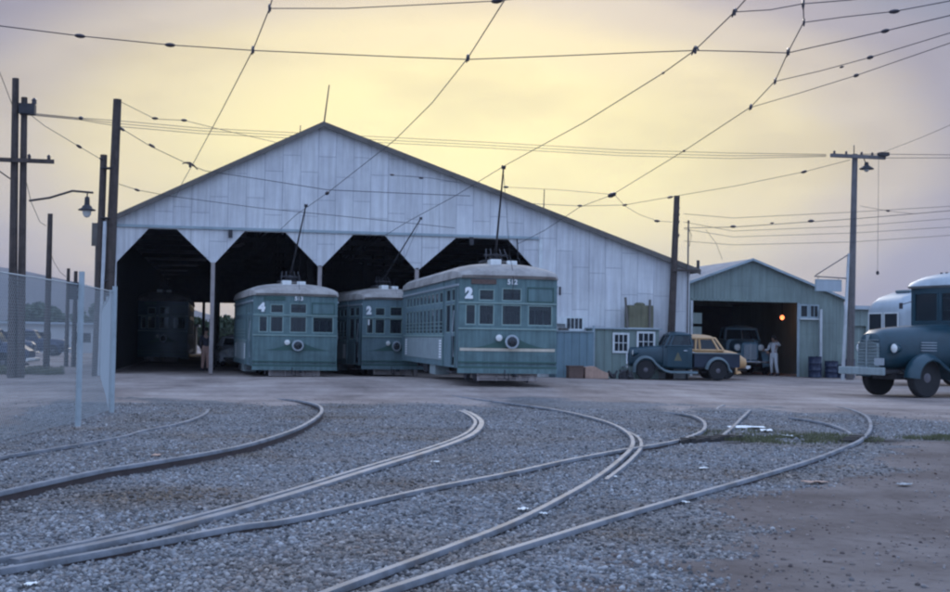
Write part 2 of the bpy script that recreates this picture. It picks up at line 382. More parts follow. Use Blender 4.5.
def mixc(f,c1,c2,bt='MIX'):
    x=N(t,'ShaderNodeMix',data_type='RGBA',blend_type=bt)
    if isinstance(f,(int,float)): x.inputs[0].default_value=f
    else: L(t,f,x.inputs[0])
    for i,c in ((6,c1),(7,c2)):
        if isinstance(c,tuple): x.inputs[i].default_value=(*c,1)
        else: L(t,c,x.inputs[i])
    return x.outputs[2]
vo=N(t,'ShaderNodeTexVoronoi',i_Scale=25.); L(t,tc.outputs['Object'],vo.inputs['Vector'])
vo2=N(t,'ShaderNodeTexVoronoi',i_Scale=60.); L(t,tc.outputs['Object'],vo2.inputs['Vector'])
sv=N(t,'ShaderNodeSeparateColor'); L(t,vo.outputs['Color'],sv.inputs[0])
gcol=ramp(t,sv.outputs[0],[(0,(.13,.13,.13)),(.5,(.21,.208,.21)),(.85,(.265,.26,.255)),(1,(.35,.34,.335))]).outputs[0]
dmul=ramp(t,vo2.outputs['Distance'],[(.0,(1.1,1.1,1.1)),(.6,(.78,.78,.78))]).outputs[0]
gcol=mixc(.7,gcol,dmul,'MULTIPLY')
pn=ramp(t,tn(.55,8),[(.32,(.70,.64,.58)),(.45,(.95,.91,.87)),(.65,(1.12,1.1,1.1))]).outputs[0]; gcol=mixc(1.,gcol,pn,'MULTIPLY')
dcol=ramp(t,tn(.5,9,.65,(1,.45,1)),[(.28,(.17,.135,.115)),(.42,(.27,.215,.185)),(.56,(.36,.295,.255)),(.75,(.46,.39,.34))]).outputs[0]
dk2=ramp(t,tn(6.,6,.7),[(.3,(.72,.7,.7)),(.5,(1,1,1)),(.8,(1.12,1.12,1.12))]).outputs[0]; dcol=mixc(1.,dcol,dk2,'MULTIPLY')
sl2=ramp(t,tn(1.1,7,.65,(1,.3,1)),[(.62,(0,0,0)),(.74,(1,1,1))]).outputs[0]; dcol=mixc(sl2,dcol,(.16,.135,.125))
# the mask edge is broken up by noise
e=N(t,'ShaderNodeMath',operation='MULTIPLY_ADD'); L(t,tn(5.,8,.7),e.inputs[0]); e.inputs[1].default_value=1.1; L(t,sp.outputs[0],e.inputs[2])
ms=ramp(t,e.outputs[0],[(.86,(0,0,0)),(1.12,(1,1,1))]).outputs[0]
# two faint wheel tracks swinging across the yard
wv=N(t,'ShaderNodeTexWave',i_Scale=.085,i_Distortion=3.2,i_Detail=3.); wv.bands_direction='Y'; L(t,tc.outputs['Object'],wv.inputs['Vector'])
wr=ramp(t,wv.outputs[0],[(.0,(.80,.78,.77)),(.10,(1,1,1)),(.80,(1,1,1)),(.92,(.84,.82,.81))]).outputs[0]; dcol=mixc(.8,dcol,wr,'MULTIPLY')
col=mixc(ms,dcol,gcol)
gmask=N(t,'ShaderNodeMath',operation='MULTIPLY'); L(t,sp.outputs[2],gmask.inputs[0]); gmask.inputs[1].default_value=.8
px_=N(t,'ShaderNodeSeparateXYZ'); L(t,tc.outputs['Object'],px_.inputs[0])
py_=N(t,'ShaderNodeMath',operation='MULTIPLY_ADD'); L(t,tn(.9,5),py_.inputs[0]); py_.inputs[1].default_value=9.; L(t,px_.outputs[1],py_.inputs[2])
mr_=N(t,'ShaderNodeMapRange'); mr_.inputs[1].default_value=20.; mr_.inputs[2].default_value=31.; L(t,py_.outputs[0],mr_.inputs[0])
damp=mixc(1.,col,(.56,.56,.57),'MULTIPLY'); dm_=N(t,'ShaderNodeMath',operation='MAXIMUM'); L(t,mr_.outputs[0],dm_.inputs[0]); L(t,ms,dm_.inputs[1])
col=mixc(dm_.outputs[0],damp,col)
col=mixc(gmask.outputs[0],col,(.10,.095,.06))
col=mixc(sp.outputs[1],col,(.025,.02,.02))  # hollow shade painted over the ground colour
L(t,col,b.inputs['Base Color'])
h=N(t,'ShaderNodeMix',data_type='FLOAT'); L(t,ms,h.inputs[0]); L(t,tn(14.,8,.7),h.inputs[2])
iv=N(t,'ShaderNodeMath',operation='MULTIPLY_ADD'); L(t,vo.outputs['Distance'],iv.inputs[0]); iv.inputs[1].default_value=-1.6; iv.inputs[2].default_value=1.; L(t,iv.outputs[0],h.inputs[3])
bp=N(t,'ShaderNodeBump',i_Strength=.8,i_Distance=.03); L(t,h.outputs[0],bp.inputs['Height']); L(t,bp.outputs[0],b.inputs['Normal'])
gm.materials.append(m); go=bpy.data.objects.new('ground',gm); COL.objects.link(go); go['kind']='structure'
# ---- loose ballast: real stones lying on the sheet
def stones(name,n,region,smin,smax,cols,label,cat):
    bmx=bmesh.new(); bmesh.ops.create_icosphere(bmx,subdivisions=1,radius=1); bv=np.array([v.co[:] for v in bmx.verts]); bf=np.array([[q.index for q in f.verts] for f in bmx.faces]); bmx.free()
    P=[]
    while len(P)<n:
        x,y,k=region()
        if k: P.append((x,y))
    P=np.array(P); k=len(P); nv=len(bv)
    s=(smin+(smax-smin)*np.random.rand(k)**2.2)
    S=s[:,None]*(.65+.7*np.random.rand(k,3)); S[:,2]*=.75
    a=np.random.rand(k)*6.283; ca,sa=np.cos(a),np.sin(a)
    V=bv[None]*(1+.28*(np.random.rand(k,nv,1)-.5))*S[:,None,:]
    X=V[...,0]*ca[:,None]-V[...,1]*sa[:,None]; Y=V[...,0]*sa[:,None]+V[...,1]*ca[:,None]
    zz=np.array([gz(p[0],p[1]) for p in P]); V=np.stack([X+P[:,0:1],Y+P[:,1:2],V[...,2]+(zz+S[:,2]*.25)[:,None]],-1).reshape(-1,3)
    Fc=(bf[None]+(np.arange(k)*nv)[:,None,None]).reshape(-1,3)
    me=bpy.data.meshes.new(name); me.vertices.add(len(V)); me.vertices.foreach_set('co',V.astype(np.float32).ravel())
    me.loops.add(Fc.size); me.loops.foreach_set('vertex_index',Fc.astype(np.int32).ravel()); me.polygons.add(len(Fc)); me.polygons.foreach_set('loop_start',np.arange(0,Fc.size,3,dtype=np.int32)); me.update(calc_edges=True); me.validate()
    c_tint=np.array([max(0.,min(1.,nz(p[0],p[1],.55,31)*1.6+nz(p[0],p[1],1.7,5)*.7+.18)) for p in P])[:,None]
    cols=np.array(cols); tint_=1-c_tint*np.array([.10,.24,.36])-np.array([max(0.,nz(p[0],p[1],.9,77))*.9 for p in P])[:,None]*.40
    ca_=me.color_attributes.new('tone','FLOAT_COLOR','POINT'); c=cols[np.random.randint(0,len(cols),k)]*(.75+.5*np.random.rand(k,1))*tint_; c=np.clip(np.concatenate([c,np.ones((k,1))],1),0,1)
    ca_.data.foreach_set('color',np.repeat(c,nv,0).astype(np.float32).ravel())
    mm=bpy.data.materials.get('stone') 
    if not mm:
        mm=bpy.data.materials.new('stone'); tt=nt(mm); oo=N(tt,'ShaderNodeOutputMaterial'); bb=N(tt,'ShaderNodeBsdfPrincipled'); L(tt,bb.outputs[0],oo.inputs[0]); bb.inputs['Roughness'].default_value=.9; bb.inputs['Specular IOR Level'].default_value=.2
        vc=N(tt,'ShaderNodeVertexColor',layer_name='tone'); L(tt,vc.outputs[0],bb.inputs['Base Color'])
    me.materials.append(mm); ob=bpy.data.objects.new(name,me); COL.objects.link(ob); tag(ob,label,cat,kind='stuff'); return ob
def reg_g():
    r=5.5+(random.random()**1.5)*21; a=yaw+R(random.uniform(-25,25)); x,y=r*math.sin(a),r*math.cos(a)
    g_=gravel(x,y); return x,y,(g_>random.random()*.8+.1) and not any(((x-a)/rx)**2+((y-b)/(ry*2.2))**2<.8 for a,b,rx,ry in shade_spots[:5])
GC=[(.23,.23,.23),(.26,.26,.26),(.19,.19,.19),(.31,.30,.29),(.25,.22,.20),(.27,.265,.265),(.12,.115,.115),(.38,.37,.36),(.10,.10,.10)]
stones('ballast_gravel',120000,reg_g,.006,.021,GC,'loose grey blue crushed stone ballast between the curving rails','gravel')
def reg_d():
    r=6+(random.random()**1.3)*22; a=yaw+R(random.uniform(-22,24)); x,y=r*math.sin(a),r*math.cos(a)
    g_=gravel(x,y); return x,y,(g_<.5 and nz(x,y,1.3,22)>.0-random.random()*.5)
stones('dirt_clods',3000,reg_d,.005,.018,[(.20,.16,.14),(.13,.10,.09),(.30,.25,.22),(.25,.23,.22)],'scattered brown clods and pebbles on the trodden dirt','clods')
# ---- rails
RAILS={'R1': [(-2.47, 13.23), (-2.33, 14.61), (-1.98, 15.5), (-1.33, 17.32), (-1.09, 18.51), (-0.64, 20.13), (-0.34, 22.2), (-0.28, 24.39), (-0.38, 26.22)], 'R2': [(-1.95, 10.12), (-1.72, 10.83), (-1.13, 12.45), (-0.8, 13.08), (-0.13, 14.4), (0.35, 15.63), (0.96, 17.91), (1.42, 20.49), (1.67, 22.66), (1.7, 24.6), (1.44, 27.08), (0.99, 28.82)], 'R3': [(-1.55, 7.78), (-1.26, 8.03), (-0.66, 8.88), (-0.29, 9.54), (0.14, 10.39), (0.67, 11.54), (1.4, 13.21), (2.38, 15.42), (3.16, 17.41), (3.68, 19.21), (4.07, 21.15), (4.35, 23.85), (4.3, 26.02)], 'R4': [(-1.46, 7.37), (-1.2, 7.62), (-0.7, 8.19), (-0.31, 8.68), (0.13, 9.21), (0.56, 9.61), (1.76, 11.33), (2.81, 12.66), (3.76, 13.98), (4.66, 15.12), (5.07, 15.58), (5.7, 16.32), (6.43, 17.39), (7.22, 18.91), (7.94, 20.86), (8.35, 22.59), (8.38, 23.89), (8.16, 24.92)], 'R5': [(0.24, 6.26), (0.53, 6.77), (0.91, 7.37), (1.41, 8.15), (2.04, 9.18), (2.65, 10.33), (3.51, 12.08), (4.37, 14.03), (5.14, 15.98), (5.73, 18.04), (6.15, 20.5), (6.24, 23.2), (6.01, 25.63), (5.39, 28.78), (4.96, 31.6)], 'R6': [(0.42, 6.24), (0.72, 6.64), (1.12, 7.16), (1.6, 7.79), (2.19, 8.53), (2.91, 9.44), (3.73, 10.43), (5.06, 12.01), (6.57, 13.86), (7.66, 15.32), (8.82, 16.97), (10.28, 19.49), (11.79, 22.54), (12.91, 25.41), (13.37, 27.33)], 'R7': [(10.08, 22.12), (10.02, 20.59), (9.62, 19.0), (8.95, 17.34)], 'R8': [(10.28, 24.41), (9.14, 22.05), (7.75, 19.15), (6.82, 17.39), (6.1, 16.42)]}
def rail(pts,name,label,z0,z1,hw=.031,group='curved tram rails',k=6,sink=14):
    P=catmull(pts,k); rt=thing(name,label,'rail',(float(P[0][0]),float(P[0][1]),0),0,group); ox,oy=P[0][0],P[0][1]
    a=MB(); b_=MB(); ra=[];rb=[]
    for i,p in enumerate(P):
        q=P[min(i+1,len(P)-1)]-P[max(i-1,0)]; q=q/np.linalg.norm(q); nx_,ny_=-q[1],q[0]
        zz=.2*math.exp(-((p[0]-7.5)/7.)**4-((p[1]-37.)/5.5)**2)-.004; rem=len(P)-1-i
        if sink and rem<sink: zz-=(z1+.03)*(1-rem/sink)**1.5
        def pt(o_,z): return (p[0]-ox+nx_*o_,p[1]-oy+ny_*o_,z+zz)
        ra.append([pt(-hw,z1-.014),pt(-hw*.8,z1),pt(hw*.8,z1),pt(hw,z1-.014),pt(hw,z1-.035),pt(-hw,z1-.035)])
        rb.append([pt(-hw*.6,z1-.035),pt(hw*.6,z1-.035),pt(.02,z0),pt(-.02,z0)])
    a.loft(ra); b_.loft(rb); a.build('rail_head','rail',rt,smooth=True); b_.build('rail_web','railside',rt)
    return rt
def offs(pts,d):
    P=[np.array(p,float) for p in pts]; o_=[]
    for i,p in enumerate(P):
        q=P[min(i+1,len(P)-1)]-P[max(i-1,0)]; q/=np.linalg.norm(q); o_.append((p[0]-q[1]*d,p[1]+q[0]*d))
    return o_
rail(RAILS['R1'],'tram_rail','half buried rail nearest the wire fence at left',-.06,.025)
rail(RAILS['R2'],'tram_rail','rail standing proud with hollow shade painted dark under it at the left edge',-.08,.095)
rail(RAILS['R3'],'tram_rail','pale rail ending in a hook mid gravel, upper of the double band',-.06,.038)
rail(offs(RAILS['R3'][1:],-.10),'guard_rail','guard rail lying close along the lower side of the pale hooked rail',-.06,.034,.048)
rail(RAILS['R4'],'tram_rail','long rail running from the left edge through the crossing to the first loop at right',-.06,.042)
rail(RAILS['R5'],'tram_rail','rail curving from the bottom edge up past the crossing towards the nearest streetcar',-.06,.042)
rail(offs(RAILS['R5'][6:11],-.11),'guard_rail','short guard rail beside the crossing, inside the curve',-.06,.034,.026)
rail(RAILS['R6'],'tram_rail','lowest rail sweeping from the bottom edge to the big loop at right',-.06,.045)
rail(RAILS['R7'],'tram_rail','short inner rail joining the big loop beside the grass patch',-.06,.035)
rail(RAILS['R8'],'tram_rail','short rail stub slanting up behind the white paper',-.06,.035)
rail([(10.6,26.6),(9.9,25.2),(9.3,22.7)],'tram_rail','faint rail sunk in the dirt beyond the white paper',-.06,.02,.03)
# ---- grass tufts
def grass(name,label,areas,n):
    mb=MB()
    for _ in range(n):
        cx,cy,rx,ry=random.choice(areas); a=random.random()*6.28; r=math.sqrt(random.random()); x=cx+rx*r*math.cos(a); y=cy+ry*r*math.sin(a)
        if nz(x,y,2.5,40)<-.15: continue
        h=random.uniform(.02,.075); w_=random.uniform(.004,.009); q=random.random()*6.28; dx,dy=math.cos(q)*w_,math.sin(q)*w_; lx,ly=random.uniform(-.04,.04),random.uniform(-.04,.04); z=gz(x,y)
        mb.add([(x-dx,y-dy,z),(x+dx,y+dy,z),(x+lx,y+ly,z+h)],[(0,1,2)])
    return tag(mb.build(name,'grass'),label,'grass',kind='stuff')
grass('grass_patch','thin low grass growing inside the big rail loop',[(8.0,17.9,1.2,1.4),(8.6,17.6,.8,.8),(7.6,17.3,.7,.6)],5200)
grass('grass_patch','low grass tufts on the dirt right of the big rail loop',[(10.3,17.4,.7,.45),(11.0,17.7,.7,.4)],2600)
# ---- scraps lying on the yard
def scrap(x,y,s,label,m='paper',h=.02,asp=.6,rz=0.,name='paper_scrap'):
    mb=MB(); n=6; vs=[]; 
    for j in range(n+1):
        for i in range(n+1):
            u,v=i/n-.5,j/n-.5; rr_=1+.25*nz(u*3+x,v*3+y,1,11); vs.append((u*s*rr_,v*s*asp*rr_,.012+h*abs(nz(u*4+x*7,v*4+y,1.,2))*2))
    mb.add(vs,[(j*(n+1)+i,j*(n+1)+i+1,(j+1)*(n+1)+i+1,(j+1)*(n+1)+i) for j in range(n) for i in range(n)])
    mb.add([(v[0],v[1],v[2]-.004) for v in vs],[(j*(n+1)+i,j*(n+1)+i+1,(j+1)*(n+1)+i+1,(j+1)*(n+1)+i)[::-1] for j in range(n) for i in range(n)])
    ob=mb.build(name,m,smooth=True); ob.location=(x,y,gz(x,y)+.01); ob.rotation_euler=(0,0,rz); return tag(ob,label,'litter',group='scraps on the yard')
scrap(8.27,19.71,0.62,'largest white paper sheet, lying by the crossing','paper',0.03,0.45,0.00)
scrap(8.24,18.93,0.3,'white scrap touching the right end of the largest sheet','paper',0.03,0.55,1.30)
scrap(8.08,17.82,0.16,'small white scrap inside the big rail loop','paper',0.02,0.55,2.60)
scrap(2.33,10.02,0.11,'white scrap just above the curving middle rail','paper',0.01,0.55,0.90)
scrap(2.42,9.78,0.08,'tiny white scrap right below the curving middle rail','paper',0.01,0.55,2.20)
scrap(5.06,13.28,0.14,'white scrap alone on the gravel below the crossing','paper',0.01,0.55,0.50)
scrap(3.83,10.45,0.09,'tiny white scrap beside the lowest rail','paper',0.01,0.55,1.80)
scrap(5.67,11.86,0.22,'flat orange brown scrap on the gravel at right','tan',0.01,0.55,0.10)
scrap(-0.72,14.85,0.16,'pinkish scrap between the two left rails','tan',0.01,0.55,1.40)
scrap(3.78,12.4,0.1,'white scrap above the curving rail, left of the crossing','paper',0.01,0.55,2.70)
scrap(-0.99,7.28,0.09,'pale chip at the bottom left corner','paper',0.01,0.55,1.00)
scrap(2.29,14.08,0.1,'white scrap right of the pale hooked rail','paper',0.01,0.55,2.30)
scrap(6.45,11.57,0.18,'pale flake on the dirt at right','silver',0.01,0.55,0.60)

def sleeper(x,y,rz,l_,label):
    mb=MB(); n=8
    for i in range(n):
        a=-l_/2+l_*i/n; mb.box(a,a+l_/n-.004*(i%3),-.11+.01*(i%2),.11-.012*((i*5)%3),-.05,.028+.012*((i*7)%3))
    o_=mb.build('sleeper','barn_dark'); o_.location=(x,y,0); o_.rotation_euler=(0,0,rz); return tag(o_,label,'sleeper',group='exposed track sleepers')
sleeper(6.75,17.35,.5,1.1,'dark exposed sleeper on the painted hollow shade left of the large white paper')
sleeper(6.35,16.95,.45,.8,'shorter dark sleeper end just below the first loop rail')
sleeper(8.85,17.25,.9,.95,'dark exposed sleeper on the painted hollow shade under the big rail loop')
# ------------------------------------------------------------------ the car barn
YB=45.89; YE=93.
barn=thing('car_barn','large white sheeted streetcar barn with four open bays and low gabled roof','barn',(0,YB,0))
XL,XR=-4.1,16.9; AP=(3.23,8.75); ZL,ZR=5.1,4.04
out_=[(XL,0),(XL,ZL),AP,(XR,ZR),(XR,0),(11.25,0),(11.2,3.7),(9.97,4.97),(8.06,4.97),(6.75,3.8),(6.6,3.8),(5.5,4.97),(4.37,4.97),(3.3,3.82),(3.15,3.82),(2.0,4.97),(.58,4.97),(-.39,3.86),(-.55,3.86),(-1.72,4.97),(-2.66,4.97),(-3.7,3.8),(-3.7,0)]
MB().prism(out_,'y',0,.1).build('front_wall','barn_white',barn)
for x in (-.47,3.22,6.67):
    MB().box(x-.07,x+.07,.0,.16,0,3.86).build('bay_post','post',barn,bevel=.01)
MB().box(XL+.02,11.1,-.07,-.003,5.0,5.09).build('beam','trimblue',barn)
MB().box(11.12,11.25,-.05,-.003,0,5.0).build('corner_board','whitetrim',barn)
for x in (.1,8.6): MB().box(x-.07,x+.07,-.2,-.07,4.72,5.0).build('bracket','iron',barn)
dY=YE-YB
# roof slabs
def slab(mb,p,q,th,y0,y1,ext=.28):
    p=Vector(p); q=Vector(q); dd=(q-p).normalized(); q=q+dd*ext; n_=Vector((-dd.y,dd.x)); n_=n_ if n_.y>0 else -n_
    mb.prism([(p.x,p.y),(q.x,q.y),(q.x+n_.x*th,q.y+n_.y*th),(p.x,p.y+th/abs(n_.y))],'y',y0,y1)
rf=MB(); slab(rf,(3.23,8.753),(XL,ZL+.003),.1,-.22,dY+.3); rf.build('roof','rooftin',barn,label='left roof slope of dull sheet metal')
rf=MB(); slab(rf,(3.23,8.753),(XR,ZR+.003),.1,-.22,dY+.3,.35); rf.build('roof','rooftin',barn,label='long right roof slope of dull sheet metal')
for (p,q,e) in (((3.23,8.745),(XL,ZL),.28),((3.23,8.745),(XR,ZR),.35)):
    b_=MB(); p=Vector(p);q=Vector(q);dd=(q-p).normalized();q=q+dd*e
    b_.prism([(p.x,p.y+.16),(q.x,q.y+.13),(q.x,q.y-.06),(p.x,p.y-.03)],'y',-.27,-.22); b_.build('rake_board','trim',barn)
# walls (inside dark)
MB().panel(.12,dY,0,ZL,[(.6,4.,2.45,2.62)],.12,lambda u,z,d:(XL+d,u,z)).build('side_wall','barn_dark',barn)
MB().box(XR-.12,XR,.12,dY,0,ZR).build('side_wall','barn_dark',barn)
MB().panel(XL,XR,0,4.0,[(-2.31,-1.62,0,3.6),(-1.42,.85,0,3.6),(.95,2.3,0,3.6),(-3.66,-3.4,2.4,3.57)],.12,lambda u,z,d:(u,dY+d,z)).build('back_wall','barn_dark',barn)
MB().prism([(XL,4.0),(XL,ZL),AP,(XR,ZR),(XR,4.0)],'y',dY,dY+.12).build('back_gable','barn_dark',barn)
# side valance hanging out of the left eave, as in the photo
MB().box(XL-.30,XL-.22,-.2,9.,2.9,5.02).build('side_valance','trim',barn)
MB().box(XL-.42,XL-.02,-.28,-.2,4.3,5.08).build('eave_end','trim',barn)
# inside: posts, ties and trusses
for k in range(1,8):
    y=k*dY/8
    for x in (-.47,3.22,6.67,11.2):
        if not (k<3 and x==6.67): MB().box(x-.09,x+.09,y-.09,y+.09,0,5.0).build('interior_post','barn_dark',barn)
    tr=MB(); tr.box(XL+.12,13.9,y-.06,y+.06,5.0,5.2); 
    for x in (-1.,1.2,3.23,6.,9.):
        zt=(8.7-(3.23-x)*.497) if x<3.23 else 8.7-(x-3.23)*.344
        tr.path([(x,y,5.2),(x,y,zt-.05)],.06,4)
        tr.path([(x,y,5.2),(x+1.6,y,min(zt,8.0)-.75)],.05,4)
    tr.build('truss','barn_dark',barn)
pl=[(3.41,10.25)]
MB().path([(3.26,.02,8.85),(3.42,.02,10.25)],[.03,.022],6).build('roof_mast','iron',barn)
MB().path([(2.56,3.,8.3),(2.6,3.,9.25)],[.022,.018],6).build('roof_mast','iron',barn)
MB().path([(11.4,.5,6.0),(11.42,.5,6.9)],[.02,.016],6).build('roof_mast','iron',barn)
# rail stub / conduit on the wall
MB().path([(10.3,-.03,5.),(10.35,-.03,4.3),(10.5,-.03,4.0)],.02,5).build('conduit','iron',barn)
MB().box(11.9,11.96,-.05,-.01,3.0,3.3).build('wall_bracket','iron',barn)
# ---- lean-to office along the foot of the wall
def window(parent,x0,x1,z0,z1,y,nx_=3,nz_=2,fw=.06,fm='whitetrim'):
    f=MB(); f.panel(x0,x1,z0,z1,[(x0+fw+(x1-x0-2*fw)*i/nx_+.012,x0+fw+(x1-x0-2*fw)*(i+1)/nx_-.012,z0+fw+(z1-z0-2*fw)*j/nz_+.012,z0+fw+(z1-z0-2*fw)*(j+1)/nz_-.012) for i in range(nx_) for j in range(nz_)],.05,lambda u,z,d:(u,y-.05+d,z))
    fo=f.build('window',fm,parent)
    MB().box(x0+fw,x1-fw,y-.022,y-.015,z0+fw,z1-fw).build('pane','glassd',fo)
    return fo
lt=thing('lean_to','low blue and green board lean-to with paned windows against the barn wall','lean-to',(0,YB,0))
MB().panel(11.55,12.95,0,1.66,[],.9,lambda u,z,d:(u,-.95+d,z)).build('blue_wall','leanblue',lt)
MB().panel(12.95,15.45,0,1.78,[(13.72,14.3,.95,1.64),(14.62,15.28,1.0,1.7)],.06,lambda u,z,d:(u,-.8+d,z)).build('green_wall','leangreen',lt)
MB().box(12.95,13.03,-.74,-.01,0,1.78).build('end_wall','leangreen',lt); MB().box(15.37,15.45,-.74,-.01,0,1.78).build('end_wall','leangreen',lt)
MB().box(12.9,15.55,-.9,-.01,1.785,1.83).build('roof','trimblue',lt)
MB().box(11.5,12.93,-1.0,-.01,1.663,1.70).build('roof','trimblue',lt)
window(lt,13.70,14.32,.93,1.66,-.80,3,2); window(lt,14.60,15.30,.98,1.72,-.80,3,2)
MB().box(13.1,15.3,-.7,-.02,.02,.9).build('bench','darkin',lt)
MB().path([(12.98,-.86,0),(12.98,-.86,1.9)],.05,6).build('corner_post','trimblue',lt)
wb=thing('wall_window','small barred window in white frame low on the barn wall behind the nearest streetcar','window',(0,YB-.0,0))
window(wb,12.12,12.84,1.71,2.23,-.03,4,1)
MB().box(11.75,12.08,-.35,-.02,1.95,2.2).build('meter_box','whitetrim',wb); MB().box(11.9,12.2,-.32,-.02,1.68,1.80).build('shelf','trim',wb)
ob=thing('wooden_bin','olive board bin with two raised posts on the lean-to roof','bin',(0,YB,1.83))
MB().box(14.37,15.3,-.62,-.1,.02,.84).build('bin_box','olive',ob,bevel=.01)
for x in (14.26,15.14): MB().box(x-.035,x+.035,-.70,-.63,.0,1.12 if x<15 else 1.05,Matrix.Rotation(R(-5 if x<15 else 0),3,'Y')).build('post','trim',ob)
MB().lathe([(.2,0),(.2,.05),(.12,.1)],(14.85,-.35,.845),n=14).build('lid','olive',ob)
MB().box(14.3,15.42,-.88,-.05,.003,.018).build('shelf','whitetrim',ob)
cr=thing('crate','tan wooden crate with sloping lid beside the blue lean-to wall','crate',(12.84,YB-1.6,0))
MB().prism([(-.42,0),(.42,0),(.42,.22),(.2,.30),(-.1,.46),(-.42,.42)],'y',-.22,.22).build('crate_body','tan',cr,bevel=.008)
MB().box(-.45,.45,-.24,.24,.0,.035).build('base_board','brownwood',cr)
cr=thing('crate','dark brown wooden box on the left of the tan crate','crate',(12.08,YB-1.65,0))
MB().box(-.26,.26,-.2,.2,.03,.44).build('crate_body','brownwood',cr,bevel=.01); MB().box(-.28,.28,-.22,.22,.44,.47).build('lid','brownwood',cr)
cr=thing('scrap_heap','low dark pile of iron parts between the tan crate and the pickup','scrap',(13.85,YB-1.5,0))
mb=MB()
for k in range(14):
    a=random.uniform(-.45,.45); mb.path([(a,random.uniform(-.15,.15),.05),(a+random.uniform(-.2,.2),random.uniform(-.15,.15),random.uniform(.12,.36))],random.uniform(.03,.07),6)
mb.build('iron_parts','iron',cr); MB().lathe([(.05,0),(.2,0),(.24,.05),(.2,.1),(.05,.1)],(.1,-.05,.1),'y',14).build('wheel','iron',cr)
# ------------------------------------------------------------------ green shed at right
YS_=50.3; sh=thing('metal_shed','grey green corrugated shed with gabled roof and one wide open doorway','shed',(0,YS_,0))
SL,SR,SP,SZL,SZR=18.32,25.3,(21.16,4.75),3.72,3.23
ol=[(SL,0),(SL,SZL),SP,(SR,SZR),(SR,0),(23.24,0),(23.24,3.06),(18.63,3.06),(18.63,0)]
MB().prism(ol,'y',0,.08).build('front_wall','shed',sh)
MB().box(SL,SL+.08,.08,12.,0,SZL).build('side_wall','shed',sh); MB().box(SR-.08,SR,.08,12.,0,SZR).build('side_wall','shed',sh)
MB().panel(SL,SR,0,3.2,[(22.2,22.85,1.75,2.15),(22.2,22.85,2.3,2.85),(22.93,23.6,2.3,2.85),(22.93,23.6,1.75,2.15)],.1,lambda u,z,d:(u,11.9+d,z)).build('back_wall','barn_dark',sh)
MB().prism([(SL,3.2),(SL,SZL),SP,(SR,SZR),(SR,3.2)],'y',11.9,12.).build('back_gable','shed',sh)
rf=MB(); slab(rf,(21.16,4.753),(SL,SZL+.003),.06,-.2,12.3,.2); rf.build('roof','rooftin',sh)
rf=MB(); slab(rf,(21.16,4.753),(SR,SZR+.003),.06,-.2,12.3,.2); rf.build('roof','rooftin',sh)
for p,q in (((21.16,4.75),(SL,SZL)),((21.16,4.75),(SR,SZR))):
    b_=MB(); p=Vector(p);q=Vector(q);dd=(q-p).normalized();q=q+dd*.2
    b_.prism([(p.x,p.y+.09),(q.x,q.y+.07),(q.x,q.y-.03),(p.x,p.y-.01)],'y',-.24,-.2); b_.build('rake_board','trimblue',sh)
MB().box(18.6,23.3,-.06,-.003,3.06,3.14).build('door_lintel','shed',sh)
MB().box(18.56,18.66,-.05,-.003,0,3.06).build('door_jamb','paintwhite',sh); MB().box(23.2,23.3,-.05,-.003,0,3.06).build('door_jamb','trimblue',sh)
window(sh,23.30,23.70,2.43,3.0,-.003,1,1,.05,'trimblue'); window(sh,23.73,24.16,2.43,3.0,-.003,2,1,.05,'trimblue'); MB().box(23.3,24.2,-.12,-.003,2.37,2.42).build('window_sill','whitetrim',sh)
MB().box(24.14,24.23,-.22,-.12,0,2.8).build('white_post','paintwhite',sh)
MB().path([(20.0,3.,4.35),(20.0,3.,4.9)],[.07,.07],8).build('roof_vent','iron',sh)
rl=thing('red_lamp','small glowing orange red lamp hanging inside the shed doorway','lamp',(26.9*54/60,54.,2.52)); 
MB().lathe([(.01,-.10),(.07,-.07),(.10,0),(.07,.07),(.01,.10)],(0,0,0),n=14).build('bulb','redlamp',rl,smooth=True); MB().path([(0,0,.14),(0,0,.9)],.02,5).build('stem','iron',rl)
# drums along the shed foot
d0=thing('oil_drum','dark oil drum standing at the shed foot, nearest the doorway','drum',(23.75,YS_-.55,0),0,'dark drums at the shed foot')
MB().lathe([(.28,0),(.28,.02),(.27,.04),(.27,.28),(.285,.3),(.27,.32),(.27,.56),(.285,.58),(.27,.6),(.27,.82),(.28,.85),(.26,.85),(.26,.83)],(0,0,0),n=18).build('drum_body','darkcar',d0,smooth=True)
MB().lathe([(.03,0),(.03,.03)],(.12,.08,.84),n=8).build('bung','iron',d0)
for i,(x,y,s,lb) in enumerate([(24.45,-.6,.8,'squat dark drum just right of the white shed post'),(24.9,-.65,.62,'smallest dark drum at the shed foot, near the right corner'),(25.25,-.5,.9,'dark drum at the right corner of the shed')]):
    dup(d0,(x,YS_+y,0),i,lb,(1,1,s))
# far low building right of the shed
fb=thing('far_building','pale low building seen past the right corner of the shed','building',(29.5,66,0))
MB().panel(-3,9,0,3.3,[(-1.9,-1.0,1.,2.4),(1,2,1.,2.4),(4,5,1.,2.4)],.2,lambda u,z,d:(u,d,z)).build('wall','shed',fb); MB().box(-3,9,.2,8,0,3.3).build('block','shed',fb)
MB().box(-3.2,9.2,-.3,8.2,3.3,3.5).build('roof','silver',fb)

ll=bpy.data.lights.new('lamp_light','POINT'); ll.energy=9; ll.color=(1,.5,.25); ll.shadow_soft_size=.1; lo=bpy.data.objects.new('lamp_light',ll); COL.objects.link(lo); lo.parent=rl; lo.location=(0,0,-.2)
